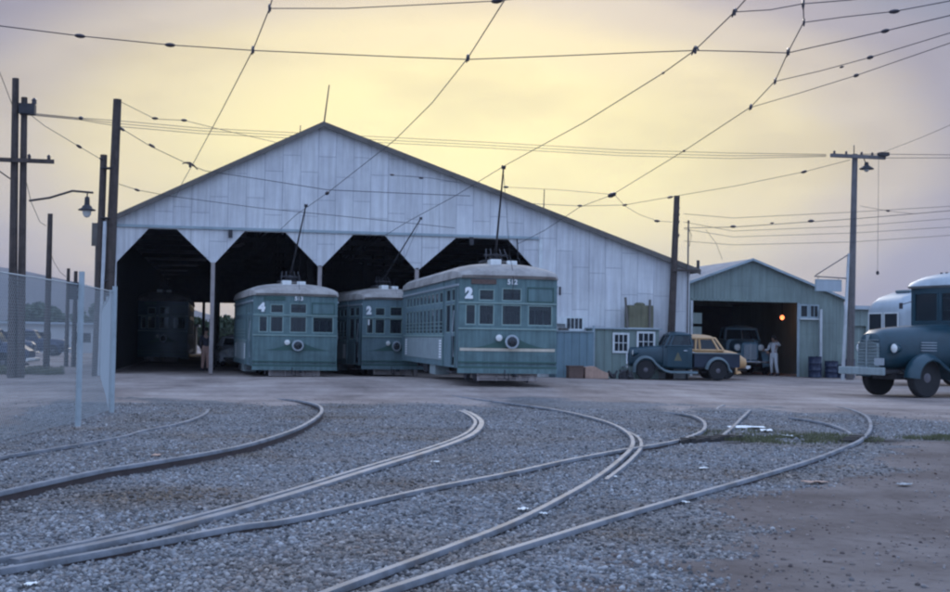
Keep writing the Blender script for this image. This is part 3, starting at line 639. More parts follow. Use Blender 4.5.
# ------------------------------------------------------------------ streetcars
def streetcar(label,loc,rz,scale,L_,route,num,stripe,pole_tip,body='green',extra=None,group='green streetcars at the barn'):
    W=2.9; h=W/2; rt=thing('streetcar',label,'streetcar',loc,rz,group,scale)
    zs,ze=.44,3.06
    def fr(u,z,d): return (u,d-.10*(1-(u/h)**2),z)
    fw=[(-1.26,-.95,1.68,2.28),(-.88,-.42,1.68,2.28),(-.88,-.42,2.38,2.72),(-.21,.38,1.68,2.28),(-.21,.38,2.38,2.76),(.57,1.32,1.68,2.28)]
    MB().panel(-h,h,zs,ze,fw,.05,fr,10).build('front_panel',body,rt)
    # sash frames and glass per front window
    for k,(a,b,z0,z1) in enumerate(fw):
        f=MB(); f.panel(a,b,z0,z1,[(a+.035,b-.035,z0+.035,z1-.035)],.03,lambda u,z,d:(u,d-.10*(1-(u/h)**2)+.012,z),2); fo=f.build('front_window','sash',rt)
        g_=MB(); g_.panel(a+.03,b-.03,z0+.03,z1-.03,[],.006,lambda u,z,d:(u,d-.10*(1-(u/h)**2)+.03,z),2); g_.build('pane','glass',fo)
    for a,b,z0,z1 in ((-.86,-.44,2.52,2.72),(-.19,.36,2.60,2.76),(.6,1.3,2.12,2.27),(-1.24,-.97,2.05,2.27)):
        MB().panel(a,b,z0,z1,[],.006,lambda u,z,d:(u,d-.10*(1-(u/h)**2)+.060,z),2).build('blind','blind',rt)
    # raised frames on the blank upper right panel, belt rails, dash seams
    MB().panel(.54,1.35,2.36,2.80,[(.575,1.315,2.395,2.765)],.02,lambda u,z,d:(u,d-.10*(1-(u/h)**2)-.022,z),4).build('panel_frame','greendk',rt)
    for z0,z1,m_,pr_ in ((1.56,1.60,'sash',.03),(2.30,2.34,'sash',.03),(.60,.64,'greendk',.05),(.44,.50,'greendk',.04)):
        MB().panel(-h-.005,h+.005,z0,z1,[],pr_,lambda u,z,d,p=pr_:(u,d-p-.10*(1-min(1,(u/h)**2))-.003,z),8).build('belt_rail',m_,rt)
    MB().panel(-h-.01,h+.01,.30,.44,[],.09,lambda u,z,d:(u,d-.04-.10*(1-min(1,(u/h)**2)),z),8).build('bumper_beam',body,rt)
    if stripe: MB().panel(-1.40,1.40,.94,1.02,[],.012,lambda u,z,d:(u,d-.016-.10*(1-(u/h)**2),z),10).build('cream_stripe','cream',rt)
    # dark wings behind the headlamp
    wg=MB(); n=16
    top=[]; bot=[]
    for i in range(n+1):
        u=-1.12+2.3*i/n; c=abs(u-.06)/1.15; top.append((u,1.03+.38*max(0,1-c)**1.7)); bot.append((u,1.025-.0*(1-c)))
    for i in range(n):
        vs=[]
        for (p,d) in ((bot[i],0),(bot[i+1],0),(top[i+1],0),(top[i],0)): vs.append((p[0],-.10*(1-(p[0]/h)**2)-.012,p[1]))
        wg.add(vs,[(0,1,2,3)])
    wg.build('wing_emblem','greendk',rt)
    hl=MB().lathe([(.10,.0),(.14,-.05),(.19,-.15),(.205,-.22),(.19,-.235)],(.06,-.11,1.21),'y',24).build('headlamp','silver',rt,smooth=True)
    MB().lathe([(.15,-.236),(.12,-.25),(.002,-.257)],(.06,-.11,1.21),'y',24).build('lens','glassd',hl,smooth=True)
    MB().lathe([(.05,-.258),(.02,-.262)],(.06,-.11,1.21),'y',12).build('bulb_cap','iron',hl)
    MB().lathe([(.06,0),(.095,-.05),(.095,-.08),(.08,-.09)],(-.29,-.11,1.32),'y',18).build('marker_lamp','lens',rt,smooth=True)
    text_mesh(num,.20,'number','whitemark',rt,(.09,-.125,2.93),(R(90),0,0),bold=.006)
    text_mesh(route,.40 if len(route)<2 else .3,'route_number','whitemark',rt,(-1.17,-.075,2.58),(R(90),0,R(-4)),bold=.03)
    MB().panel(-1.1,-.38,2.86,3.0,[],.03,lambda u,z,d:(u,d-.035-.10*(1-(u/h)**2),z),3).build('destination_box','destdim' if stripe else 'greendk',rt)
    # sides: platform with door openings, then the saloon
    nw=10; ys=2.75; ye=L_-.9; st=(ye-ys)/nw
    holes=[(.55,1.25,.5,1.35),(.55,1.25,1.45,2.30),(.55,1.25,2.38,2.75),(1.45,2.25,1.45,2.30),(1.45,2.25,2.38,2.75)]
    for k in range(nw):
        a=ys+st*k+.09; holes+= [(a,a+st-.18,1.42,2.22),(a,a+st-.18,2.38,2.72)]
    for sgn in (-1,1):
        MB().panel(.0,L_,zs,ze,holes,.05,lambda u,z,d,s=sgn:(s*(h-d),u,z)).build('side_panel','green2' if body=='green' else body,rt)
        for a,b,z0,z1 in holes[1:]:
            f=MB(); f.panel(a,b,z0,z1,[(a+.03,b-.03,z0+.03,z1-.03)]+[],.03,lambda u,z,d,s=sgn:(s*(h-.015-d),u,z)); fo=f.build('side_window','sash',rt)
            MB().panel(a+.02,b-.02,z0+.02,z1-.02,[],.006,lambda u,z,d,s=sgn:(s*(h-.028-d),u,z)).build('pane','glassd',fo)
            if z1<2.3 and a>2.7:   # window guards
                gd=MB()
                for q in range(1,4): gd.box(*sorted((sgn*(h+.004),sgn*(h+.016))),a,b,z0+.12*q,z0+.12*q+.018)
                gd.build('window_guard','sash',fo)
        MB().panel(.0,L_,2.80,2.86,[],.035,lambda u,z,d,s=sgn:(s*(h+.003+d),u,z)).build('drip_moulding','silver',rt)
        MB().panel(ys-.3,ye+.3,1.34,1.39,[],.03,lambda u,z,d,s=sgn:(s*(h+.003+d),u,z)).build('belt_rail','sash',rt)
        MB().panel(ys,ye,.62,1.31,[],.012,lambda u,z,d,s=sgn:(s*(h+.003+d),u,z)).build('lower_panel','greypanel',rt)
        for yy in (ys+.12,ye-.55):
            mk=MB()
            for q in range(7): mk.box(*sorted((sgn*(h+.016),sgn*(h+.020))),yy,yy+.42,.68+q*.083,.68+q*.083+.055)
            mk.build('white_marks','whitemark',rt)
        for yy in (.35,2.5): MB().box(*sorted((sgn*(h+.003),sgn*(h+.035))),yy,yy+.12,zs,ze-.02).build('pilaster',body,rt)
        MB().path([(sgn*(h+.05),.5,.75),(sgn*(h+.09),.5,1.5),(sgn*(h+.05),.5,2.1)],.015,6).build('grab_rail','silver',rt)
        MB().box(*sorted((sgn*(h-.35),sgn*(h+.10))),.5,1.35,.28,.32).build('step','iron',rt)
        MB().box(*sorted((sgn*(h-.55),sgn*(h-.08))),4.6,5.7,.12,.44).build('battery_box','greypanel',rt,bevel=.015)
        MB().box(*sorted((sgn*(h-.5),sgn*(h-.1))),6.4,7.2,.16,.44).build('battery_box','iron',rt,bevel=.015)
    MB().panel(-h+.05,h-.05,zs,ze,[(-1.0,-.3,1.6,2.7),(.3,1.0,1.6,2.7)],.05,lambda u,z,d:(u,L_-d,z)).build('rear_panel',body,rt)
    MB().box(-h+.06,h-.06,.06,L_-.06,.46,.54).build('floor','darkin',rt)
    for y in (2.6,L_-1.5): MB().panel(-h+.06,h-.06,.54,3.0,[(-.35,.35,.54,2.4),(-1.2,-.5,1.5,2.4),(.5,1.2,1.5,2.4)],.04,lambda u,z,d,y=y:(u,y+d,z)).build('bulkhead','darkin',rt)
    for y in (3.6,5.0,6.4,7.8):
        for s in (-1,1):
            if y<L_-2: MB().box(*sorted((s*.45,s*1.3)),y,y+.08,.9,1.55).build('seat','brownwood',rt,bevel=.02)
    for x in (.68,.88,1.12): MB().path([(x,.35,.54),(x,.35,2.6)],.025,6).build('handpole','whitemark',rt)
    MB().path([(-.05,.3,.54),(-.05,.3,2.3)],.03,6).build('controller','cream',rt)
    # arched roof with hooded end
    rings=[]; nn=14
    for y,k,ov in ((-.24,.04,-.06),(-.16,.22,.02),(.05,.52,.06),(.4,.78,.07),(1.0,.96,.07),(1.8,1.,.07),(L_-1.,1.,.07),(L_-.2,.6,.06),(L_+.1,.1,0)):
        ring=[]; hh=h+ov
        for i in range(nn+1):
            q=math.pi*i/nn; c=math.cos(q); ring.append((hh*c,y+ (0.12*(c*c) if y<.6 else 0),ze+.02+(.06 if k>.1 else .02)+.40*k*math.sin(q)**.75 if math.sin(q)>1e-3 else ze+.02))
        ring.append((-hh,y+(.12 if y<.6 else 0),ze-.03)); ring.append((hh,y+(.12 if y<.6 else 0),ze-.03)); rings.append(ring)
    MB().loft(rings).build('roof','roofcar',rt,smooth=True)
    # roof walk, base, springs, pole
    cw=MB()
    for k in range(3): cw.box(-.34+.26*k,-.12+.26*k,.9,L_-.8,3.56,3.585)
    for k in range(10): cw.box(-.36,.42,1.0+k*(L_-2.)/10,1.05+k*(L_-2.)/10,3.49,3.558)
    cw.build('roof_walk','roofcar',rt)
    MB().box(-h+.05,-h+.30,1.2,L_-.5,3.22,3.25).build('side_catwalk','catwalk',rt)
    MB().box(-.42,-.10,.55,1.05,3.40,3.62).build('vent_box','lens',rt,bevel=.02); MB().box(.12,.42,.75,1.15,3.42,3.60).build('vent_box','lens',rt,bevel=.02)
    by=1.9; pb=MB()
    pb.box(-.42,.48,by-.35,by+.55,3.60,3.66); pb.lathe([(.22,0),(.2,.08),(.1,.14),(.09,.22)],(0,by,3.66),n=14)
    for s in (-1,1):
        for q in (.10,.22): pb.path([(s*q,by-.45,3.80),(s*q,by+.45,3.84)],.035,6)
    pb.path([(-.3,by-.4,3.80),(.3,by-.4,3.80)],.03,6); pb.path([(-.3,by+.4,3.84),(.3,by+.4,3.84)],.03,6)
    for a in range(5): pb.path([(-.35+.17*a,by-.3,3.66),(-.28+.14*a,by+.1,4.02)],.02,5)
    base=pb.build('trolley_base','iron',rt)
    po=MB(); po.path([(0,by,3.86),tuple(pole_tip)],[.035,.022],8); po.lathe([(.02,-.06),(.06,-.05),(.045,0),(.06,.05),(.02,.06)],pole_tip,'x',10)
    po.build('trolley_pole','iron',rt)
    rp=MB(); rp.path([(pole_tip[0],pole_tip[1]+.05,pole_tip[2]-.05),(.12,.4,3.7),(.1,-.16,3.2),(.1,-.19,2.4)],.008,4); rp.build('trolley_rope','iron',rt)
    # trucks: wheels, frames, fender
    for y0 in (1.0,L_-3.0):
        for dy in (.0,1.45):
            ax=MB(); ax.path([(-.8,y0+dy,.40),(.8,y0+dy,.40)],.05,8); ao=ax.build('axle','iron',rt,smooth=True)
            for s in (-1,1):
                MB().lathe([(.05,-.05),(.30,-.05),(.36,-.03),(.36,.05),(.40,.055),(.40,.075),(.05,.075)],(s*.75,y0+dy,.40),'x',20).build('wheel','rim',ao,smooth=True)
        tf=MB()
        for s in (-1,1):
            tf.box(s*.98-.04,s*.98+.04,y0-.35,y0+1.8,.34,.50)
            for dy in (0,1.45): tf.box(s*.98-.09,s*.98+.09,y0+dy-.13,y0+dy+.13,.26,.54)
            tf.lathe([(.12,-.15),(.12,.15)],(s*.98,y0+.72,.42),n=10)
        tf.box(-.9,.9,y0+.5,y0+.95,.34,.56); tf.build('truck_frame','iron',rt)
    fd=MB()
    for k in range(5): fd.box(-.88+.0*k,.88,-.02+k*.02,.02+k*.02,.10+k*.055,.13+k*.055)
    for x in (-.85,-.3,.3,.85): fd.box(x-.02,x+.02,.02,.12,.08,.42)
    fd.build('life_guard','post',rt)
    MB().box(.16,.22,-.32,.2,.22,.30).build('coupler','iron',rt); MB().path([(-.1,-.12,.42),(-.12,-.2,.15),(.02,-.16,.12),(.0,-.1,.4)],.02,6).build('air_hose','iron',rt)
    if extra: extra(rt)
    return rt
c512=streetcar('nearest green streetcar number 512 showing route 2, cream stripe across its front',(7.20,33.0,.2),0.,(.9,.9,.9),12.0,'2','512',True,(-.60,-1.9,6.0))
c513=streetcar('green streetcar showing route 4, without cream stripe, just outside the second bay',(2.20,42.0,0),R(4.2),(.93,.85,.87),8.6,'4','513',False,(.05,-1.9,6.2),body='green')
c2=streetcar('streetcar half hidden behind the nearest one, a 2 above a 1 on its end',(5.68,44.5,0),R(7.),(.76,.9,.875),10.5,'2','51',False,(.55,-2.0,6.1),body='green2')
for o_ in list(c2.children):
    if o_.name.startswith('number'): bpy.data.objects.remove(o_)
d_=text_mesh('1',.26,'run_number','whitemark',c2,(-1.17,-.075,2.12),(R(90),0,0),bold=.02)
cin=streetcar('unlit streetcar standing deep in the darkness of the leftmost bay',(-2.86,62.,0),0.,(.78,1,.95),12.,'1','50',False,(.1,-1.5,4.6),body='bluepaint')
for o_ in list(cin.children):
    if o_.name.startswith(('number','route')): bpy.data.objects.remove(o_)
# ------------------------------------------------------------------ road vehicles (local: nose towards -X)
def wheel(parent,x,y,r,w_,hub='rim',side=None):
    wt=MB().lathe([(r*.58,-w_/2),(r*.93,-w_/2),(r,-w_*.36),(r,w_*.36),(r*.93,w_/2),(r*.58,w_/2)],(x,y,r),'y',28).build('wheel','rubber',parent,smooth=True)
    s=side or (-1 if y<0 else 1)
    MB().lathe([(r*.58,s*w_*.1),(r*.6,s*w_*.42),(r*.52,s*w_*.3),(r*.3,s*w_*.25),(r*.24,s*w_*.5),(r*.12,s*w_*.58),(.01,s*w_*.6)],(x,y,r),'y',24).build('rim',hub,wt,smooth=True)
    nb=MB()
    for k in range(6):
        q=k*math.pi/3; nb.lathe([(.02,0),(.02,s*.03)],(x+math.cos(q)*r*.38,y+s*w_*.27,r+math.sin(q)*r*.38),'y',6)
    nb.build('wheel_nuts','iron',wt)
    return wt
def fender(cx,cy,r,w_,a0,a1,th=.03,lead=None,drop=0.,tail=None,crown=.06):
    """crowned mudguard arched over a wheel at (cx, z=r0)"""
    mb=MB(); rings=[]; pts=[]
    for i in range(15):
        q=R(a0+(a1-a0)*i/14); pts.append((cx-r*math.cos(q),drop+r*math.sin(q)))
    if tail: pts+=tail
    if lead: pts=lead+pts
    for i,(x,z) in enumerate(pts):
        a=pts[max(i-1,0)]; b=pts[min(i+1,len(pts)-1)]; tx,tz=b[0]-a[0],b[1]-a[1]; l_=math.hypot(tx,tz) or 1; nx_,nz_=-tz/l_,tx/l_
        ring=[]
        for k in range(7):
            v=-1+2*k/6; off=-crown*(v*v)*1.2; ring.append((x+nx_*off,cy+v*w_/2,z+nz_*off))
        for k in range(6,-1,-1):
            v=-1+2*k/6; off=-crown*(v*v)*1.2-th; ring.append((x+nx_*off,cy+v*(w_/2-.01),z+nz_*off))
        rings.append(ring)
    mb.loft(rings); return mb
def lerp_rings(secs,n=4): return [rrect(hw,z0,z1,r,x,n) for x,hw,z0,z1,r in secs]
def greenhouse(parent,x0,x1,x0t,x1t,zb,zt,hwb,hwt,mm,posts,roofm=None,crown=.12,pane='glass',pw=.06):
    """pillars and glass between a sill line and a curved roof. posts: fractions along the side."""
    def P(f,z,s):
        k=(z-zb)/(zt-zb); a=x0+(x0t-x0)*k; b=x1+(x1t-x1)*k; return Vector((a+(b-a)*f,s*(hwb+(hwt-hwb)*k),z))
    pm=MB()
    for s in (-1,1):
        for f in posts: pm.path([P(f,zb-.02,s),P(f,zt+.02,s)],pw,4,sx=1,sz=1)
    for f in (0,1):
        pm.path([P(f,zt,-1),P(f,zt,1)],pw,4)
    for s in (-1,1): pm.path([P(0,zt,s),P(1,zt,s)],pw*.9,4); pm.path([P(0,zb,s),P(1,zb,s)],pw*.8,4)
    pm.path([P(0,zb,0),P(0,zt,0)],pw*.5,4)
    pm.build('pillars',mm,parent)
    for s in (-1,1):
        for a,b in zip(posts[:-1],posts[1:]):
            g_=MB(); q=[P(a,zb,s),P(b,zb,s),P(b,zt,s),P(a,zt,s)]; inn=Vector((0,-s*.006,0)); g_.add(q+[v+inn for v in q],[(0,1,2,3),(7,6,5,4),(0,4,5,1),(2,6,7,3),(1,5,6,2),(0,3,7,4)]); g_.build('side_window',pane,parent)
    for f,nm in ((0,'windscreen'),(1,'rear_window')):
        g_=MB(); q=[P(f,zb,-1),P(f,zb,1),P(f,zt,1),P(f,zt,-1)]; inn=Vector((.006,0,0)); g_.add(q+[v+inn for v in q],[(0,1,2,3),(7,6,5,4),(0,4,5,1),(2,6,7,3),(1,5,6,2),(0,3,7,4)]); g_.build(nm,pane,parent)
    # domed roof
    rings=[]
    for i in range(11):
        u=i/10; x=x0t-.06+(x1t-x0t+.12)*u; e=math.sin(math.pi*min(max(u,.0),1))**.4 if 0<u<1 else 0.05
        ring=[]
        for k in range(9):
            v=-1+2*k/8; ring.append((x,v*(hwt+.05)*(.86+.14*e),zt-.01+crown*e*(1-abs(v)**2.6)+.02))
        for k in range(8,-1,-1):
            v=-1+2*k/8; ring.append((x,v*(hwt+.03)*(.86+.14*e),zt-.04))
        rings.append(ring)
    MB().loft(rings).build('roof',roofm or mm,parent,smooth=True)
def pickup(label,loc,rz,scale,body,bed,fen,group=None,light='lens'):
    rt=thing('pickup_truck',label,'pickup',loc,rz,group,scale)
    MB().loft(lerp_rings([(-.62,.20,.55,1.12,.12),(-.55,.30,.48,1.18,.16),(-.2,.37,.46,1.2,.2),(.75,.50,.46,1.26,.22)])).build('hood',body,rt,smooth=True)
    gr=MB()
    for k in range(9): gr.box(-.665,-.60,-.21+.05*k,-.19+.05*k,.55,1.08)
    gr.box(-.675,-.60,-.015,.015,.5,1.12); gr.build('grille','chrome',rt)
    MB().loft(lerp_rings([(.72,.60,.42,1.27,.16),(1.1,.68,.40,1.25,.12),(1.85,.68,.40,1.25,.10)])).build('cab',body,rt,smooth=True)
    greenhouse(rt,.80,1.85,1.02,1.80,1.25,1.66,.64,.56,body,(0,.16,1),crown=.12,pw=.045)
    MB().box(1.1,1.75,-.5,.5,1.0,1.18).build('seat','darkin',rt); MB().box(1.68,1.76,-.5,.5,1.15,1.45).build('seat_back','darkin',rt)
    MB().box(1.70,1.705,-.60,-.35,.8,1.2).build('handle_plate',body,rt)
    for s in (-1,1):
        MB().box(.86,1.70,*sorted((s*.684,s*.692)),.48,1.22).build('door',body,rt,bevel=.004)
        MB().path([(1.5,s*.72,1.08),(1.64,s*.72,1.08)],.014,6).build('door_handle','chrome',rt)
        # front mudguard flows into the running board
        fender(0,s*.66,.50,.34,-8,150,lead=[(-.53,.30),(-.52,.34)],drop=.38,tail=[(.62,.48),(.8,.38),(1.0,.34),(1.75,.33),(2.05,.33)]).build('front_fender',fen,rt,smooth=True)
        fender(2.84,s*.72,.50,.30,5,172,drop=.37,tail=[(3.42,.36)]).build('rear_fender',fen,rt,smooth=True)
        hl=MB().lathe([(.02,.22),(.08,.14),(.12,.02),(.125,-.02),(.11,-.03)],(-.42,s*.42,.98),'x',16).build('headlight',body,rt,smooth=True)
        MB().lathe([(.11,-.03),(.06,-.055),(.005,-.06)],(-.42,s*.42,.98),'x',16).build('lens',light,hl,smooth=True)
        wheel(rt,0,s*.68,.36,.17); wheel(rt,2.84,s*.72,.36,.19)
    MB().path([(-.72,-.72,.46),(-.80,-.3,.46),(-.80,.3,.46),(-.72,.72,.46)],.045,6).build('bumper','chrome',rt)
    b_=MB(); b_.panel(1.95,3.72,.48,.97,[],.04,lambda u,z,d:(u,-.62+d,z)); b_.panel(1.95,3.72,.48,.97,[],.04,lambda u,z,d:(u,.58+d,z)); b_.box(1.95,1.99,-.58,.58,.48,.97); b_.box(1.99,3.68,-.58,.58,.58,.62); b_.build('cargo_bed',bed,rt)
    MB().box(3.72,3.76,-.62,.62,.50,.97).build('tailgate',bed,rt,bevel=.005)
    for s in (-1,1): MB().box(1.93,3.78,*sorted((s*.585,s*.66)),.972,1.01).build('bed_rail',fen,rt)
    MB().box(-.3,3.6,-.3,.3,.38,.5).build('chassis','iron',rt)
    MB().path([(2.3,-.45,.3),(3.5,-.48,.34)],.04,8).build('exhaust','iron',rt)
    # triangular emblem on the near door
    e=MB(); e.prism([(-.15,-.15),(.15,-.15),(.0,.17)],'y',0,.006); eo=e.build('door_emblem','olive',rt); 
    eo.location=(1.28,.694,.86)
    e=MB(); e.prism([(-.15,-.15),(.15,-.15),(.0,.17)],'y',-.006,0); eo=e.build('door_emblem','olive',rt); eo.location=(1.28,-.694,.86)
    return rt
def sedan(label,loc,rz,scale,body,group=None,win='glassd',name='parked_car'):
    rt=thing(name,label,'car',loc,rz,group,scale)
    MB().loft(lerp_rings([(-.75,.45,.42,.80,.15),(-.6,.62,.34,.94,.25),(.0,.72,.32,1.0,.28),(.75,.78,.30,1.04,.25),(2.3,.78,.30,1.04,.25),(2.9,.76,.30,1.02,.30),(3.35,.68,.34,.93,.34),(3.7,.52,.40,.72,.2)],6)).build('body',body,rt,smooth=True)
    greenhouse(rt,.85,2.75,1.15,2.45,1.0,1.42,.72,.58,body,(0,.42,.52,.9,1),crown=.14,pane=win,pw=.05)
    for s in (-1,1):
        fender(0,s*.74,.45,.32,-5,165,drop=.33,lead=[(-.47,.3)],tail=[(.55,.42),(.8,.36)],crown=.08).build('front_fender',body,rt,smooth=True)
        fender(2.85,s*.74,.45,.30,5,190,drop=.33,tail=[(3.35,.30)],crown=.08).build('rear_fender',body,rt,smooth=True)
        hl=MB().lathe([(.10,.10),(.11,.0),(.10,-.02)],(-.62,s*.62,.74),'x',14).build('headlight',body,rt,smooth=True)
        MB().lathe([(.10,-.021),(.05,-.045),(.004,-.05)],(-.62,s*.62,.74),'x',14).build('lens','lens',hl,smooth=True)
        wheel(rt,0,s*.72,.33,.17); wheel(rt,2.85,s*.72,.33,.17)
        MB().path([(1.5,s*.80,.92),(1.62,s*.80,.92)],.012,6).build('door_handle','chrome',rt)
    g=MB()
    for k in range(6): g.box(-.80,-.70,-.42,.42,.44+.055*k,.455+.055*k)
    g.build('grille','chrome',rt)
    MB().path([(-.75,-.75,.42),(-.88,-.4,.42),(-.88,.4,.42),(-.75,.75,.42)],.055,8).build('front_bumper','chrome',rt)
    MB().path([(3.68,-.75,.42),(3.84,-.4,.42),(3.84,.4,.42),(3.68,.75,.42)],.06,8).build('rear_bumper','lens',rt)
    MB().box(1.3,2.4,-.6,.6,.9,1.12).build('seats','darkin',rt)
    return rt
pickup('dark teal pickup with a yellow triangle on its door, parked before the barn corner',(14.85,45.2,0),math.atan2(-.30,2.53),(.92,.95,.97),'bluepaint','bedpaint','greyfender')
sedan('orange yellow rounded sedan parked close behind the teal pickup',(15.75,47.1,0),math.atan2(-.30,2.53),(.98,.9,1.06),'yellow')
sedan('white car parked outdoors behind the barn, seen through the second bay',(.60,57.5,0),R(95),(.9,.95,.88),'whitecar',win='glassd')
pickup('blue truck parked nose out in the dark of the shed',(22.3,53.4,0),R(80),(1.1,1.2,1.2),'paleblue','bedpaint','paleblue')
dk=sedan('dark old car nearest the thick pole pair, behind the fence at far left',(-10.0,47.,0),R(-4),(.95,.95,.98),'darkcar',group='dark cars behind the left fence')
dup(dk,(-13.2,52.,0),R(3),'dark old car partly cut by the left edge of the photo, behind the fence')
dup(dk,(-9.2,62.,0),R(182),'dark car standing farthest back behind the fence, left of the small poles')
dup(dk,(-9.6,78.,0),R(178),'small dark car far off before the pale low wall')
# ---- hooded bus at right
HX,HY=-.842,-.539
rzb=R(17)   # local -X points along the heading
def bus(label,loc,rz):
    rt=thing('hooded_bus',label,'bus',loc,rz)
    fl=.8   # centre line offset: near front wheel sits at local (0,0)
    def S(l): return [rrect(hw,z0,z1,r,x,5,fl) for x,hw,z0,z1,r in l]
    MB().loft(S([(-1.16,.24,.86,1.52,.16),(-1.10,.36,.78,1.66,.24),(-.9,.45,.74,1.76,.3),(-.3,.54,.72,1.84,.36),(.6,.62,.72,1.90,.38),(1.5,.72,.72,1.95,.40)])).build('hood','bluepaint',rt,smooth=True)
    sd=MB()
    for s in (-1,1):
        for k in range(4): sd.box(.1,.95,fl+s*.615-.012,fl+s*.615+.02,1.22+.07*k,1.24+.07*k)
    sd.build('hood_louvres','silver',rt)
    g=MB(); 
    for k in range(9): g.box(-1.21,-1.12,fl-.36+.04*(k>6),fl+.36-.04*(k>6),.80+.085*k,.815+.085*k)
    g.box(-1.23,-1.12,fl-.02,fl+.02,.76,1.62)
    for k in range(-5,6): g.box(-1.205,-1.12,fl+k*.065-.008,fl+k*.065+.008,.8,1.5-.02*abs(k))
    g.build('grille','greypanel',rt)
    MB().prism([(fl-.80,.58),(fl+.80,.58),(fl+.80,.78),(fl-.80,.78)],'x',-1.46,-1.36).build('front_bumper','greypanel',rt,bevel=.02)
    MB().box(-1.36,-.5,fl-.45,fl-.35,.62,.72).build('bumper_bracket','iron',rt); MB().box(-1.36,-.5,fl+.35,fl+.45,.62,.72).build('bumper_bracket','iron',rt)
    MB().box(-1.40,-1.37,fl-.76,fl-.44,.84,1.02).build('licence_plate','silver',rt)
    for s in (-1,1):
        y=fl+s*.8
        fender(0,fl+s*.86,.66,.56,2,132,drop=.50,tail=[(.66,.86),(.95,.68),(1.4,.60)],crown=.13,th=.04).build('front_fender','bluepaint',rt,smooth=True)
        hl=MB().lathe([(.04,.24),(.12,.12),(.145,.0),(.13,-.02)],(-.86,fl+s*.62,1.28),'x',18).build('headlight','bluepaint',rt,smooth=True)
        MB().lathe([(.115,-.021),(.07,-.05),(.005,-.06)],(-.86,fl+s*.62,1.28),'x',18).build('lens','lens',hl,smooth=True)
        wheel(rt,0,y,.52,.24,side=s); wheel(rt,5.0,fl+s*.85,.52,.26,side=s)
        # cowl lamp
        MB().lathe([(.02,.16),(.07,.08),(.08,.0),(.03,-.03)],(1.42,fl+s*1.12,1.20),'x',12).build('side_lamp','lens',rt,smooth=True)
        MB().path([(1.5,fl+s*1.0,2.6),(1.3,fl+s*1.25,2.5)],.012,5).build('mirror_arm','iron',rt)
        MB().box(1.28,1.30,fl+s*1.25-.06,fl+s*1.25+.06,2.38,2.55).build('mirror','iron',rt)
    # body: lower shell, windscreen frame, windows, domed roof
    x0,x1=1.55,8.6; hw=1.12; ZE=3.0
    for s in (-1,1):
        hs=[(x0+.18+.98*k,x0+.18+.98*k+.82,2.0,2.76) for k in range(7)]
        MB().panel(x0,x1,.62,ZE,hs,.06,lambda u,z,d,s=s:(u,fl+s*(hw-d),z)).build('side_panel','bluepaint',rt)
        for a,b,z0,z1 in hs:
            f=MB(); f.panel(a,b,z0,z1,[(a+.04,b-.04,z0+.04,(z0+z1)/2-.015),(a+.04,b-.04,(z0+z1)/2+.015,z1-.04)],.03,lambda u,z,d,s=s:(u,fl+s*(hw-.012-d),z)); fo=f.build('side_window','silver',rt)
            MB().panel(a+.03,b-.03,z0+.03,z1-.03,[],.006,lambda u,z,d,s=s:(u,fl+s*(hw-.03-d),z)).build('pane','glass',fo)
        MB().panel(x0,x1,1.82,1.87,[],.025,lambda u,z,d,s=s:(u,fl+s*(hw+.003+d),z)).build('belt_rail','silver',rt)
        MB().panel(x0,x1,.86,.90,[],.02,lambda u,z,d,s=s:(u,fl+s*(hw+.003+d),z)).build('rub_rail','silver',rt)
    ws=[(fl-.98,fl-.04,2.0,2.84),(fl+.04,fl+.98,2.0,2.84)]
    MB().panel(fl-hw+.06,fl+hw-.06,.70,ZE,ws,.06,lambda u,z,d:(x0+d-.12*(1-((u-fl)/hw)**2),u,z),8).build('front_panel','bluepaint',rt)
    for a,b,z0,z1 in ws:
        f=MB(); f.panel(a,b,z0,z1,[(a+.05,b-.05,z0+.05,z1-.05)],.04,lambda u,z,d:(x0+d-.01-.12*(1-((u-fl)/hw)**2),u,z),6); fo=f.build('windscreen','bluepaint',rt)
        MB().panel(a+.04,b-.04,z0+.04,z1-.04,[],.006,lambda u,z,d:(x0+.02+d-.12*(1-((u-fl)/hw)**2),u,z),6).build('pane','glass',fo)
    MB().panel(fl-hw+.06,fl+hw-.06,.62,ZE,[(fl-.8,fl-.1,1.9,2.6),(fl+.1,fl+.8,1.9,2.6)],.06,lambda u,z,d:(x1-d,u,z)).build('rear_panel','bluepaint',rt)
    rings=[]
    for x,k in ((x0-.14,.02),(x0-.04,.42),(x0+.2,.70),(x0+.6,.9),(x0+1.2,1.),(x1-1,1.),(x1-.3,.75),(x1+.05,.1)):
        ring=[]
        for i in range(15):
            q=math.pi*i/14; ring.append((x-(.1 if x<x0+.3 else 0)*math.sin(q),fl+(hw+.05)*math.cos(q)*(1 if k>.1 else .96),ZE+.46*k*math.sin(q)**.7 if math.sin(q)>1e-3 else ZE))
        ring+= [(x,fl-(hw+.02)*(1 if k>.1 else .96),ZE-.05),(x,fl+(hw+.02)*(1 if k>.1 else .96),ZE-.05)]; rings.append(ring)
    MB().loft(rings).build('roof','silver',rt,smooth=True)
    for k in range(5): MB().lathe([(.035,-.02),(.035,.03)],(x0+.35,fl-.36+.18*k,3.36),'x',10).build('roof_marker_lamp','iron',rt)
    MB().box(x0+.1,x1-.1,fl-1.08,fl+1.08,.62,.74).build('floor','darkin',rt)
    for k in range(6):
        for s in (-1,1): MB().box(2.2+.9*k,2.3+.9*k,*sorted((fl+s*.3,fl+s*1.05)),.74,1.85).build('seat','darkin',rt,bevel=.03)
    MB().lathe([(.20,-.01),(.22,0),(.20,.01)],(1.85,fl-.5,1.95),'x',20).build('steering_wheel','iron',rt)
    MB().box(-.6,7.6,fl-.42,fl+.42,.46,.60).build('chassis','iron',rt)
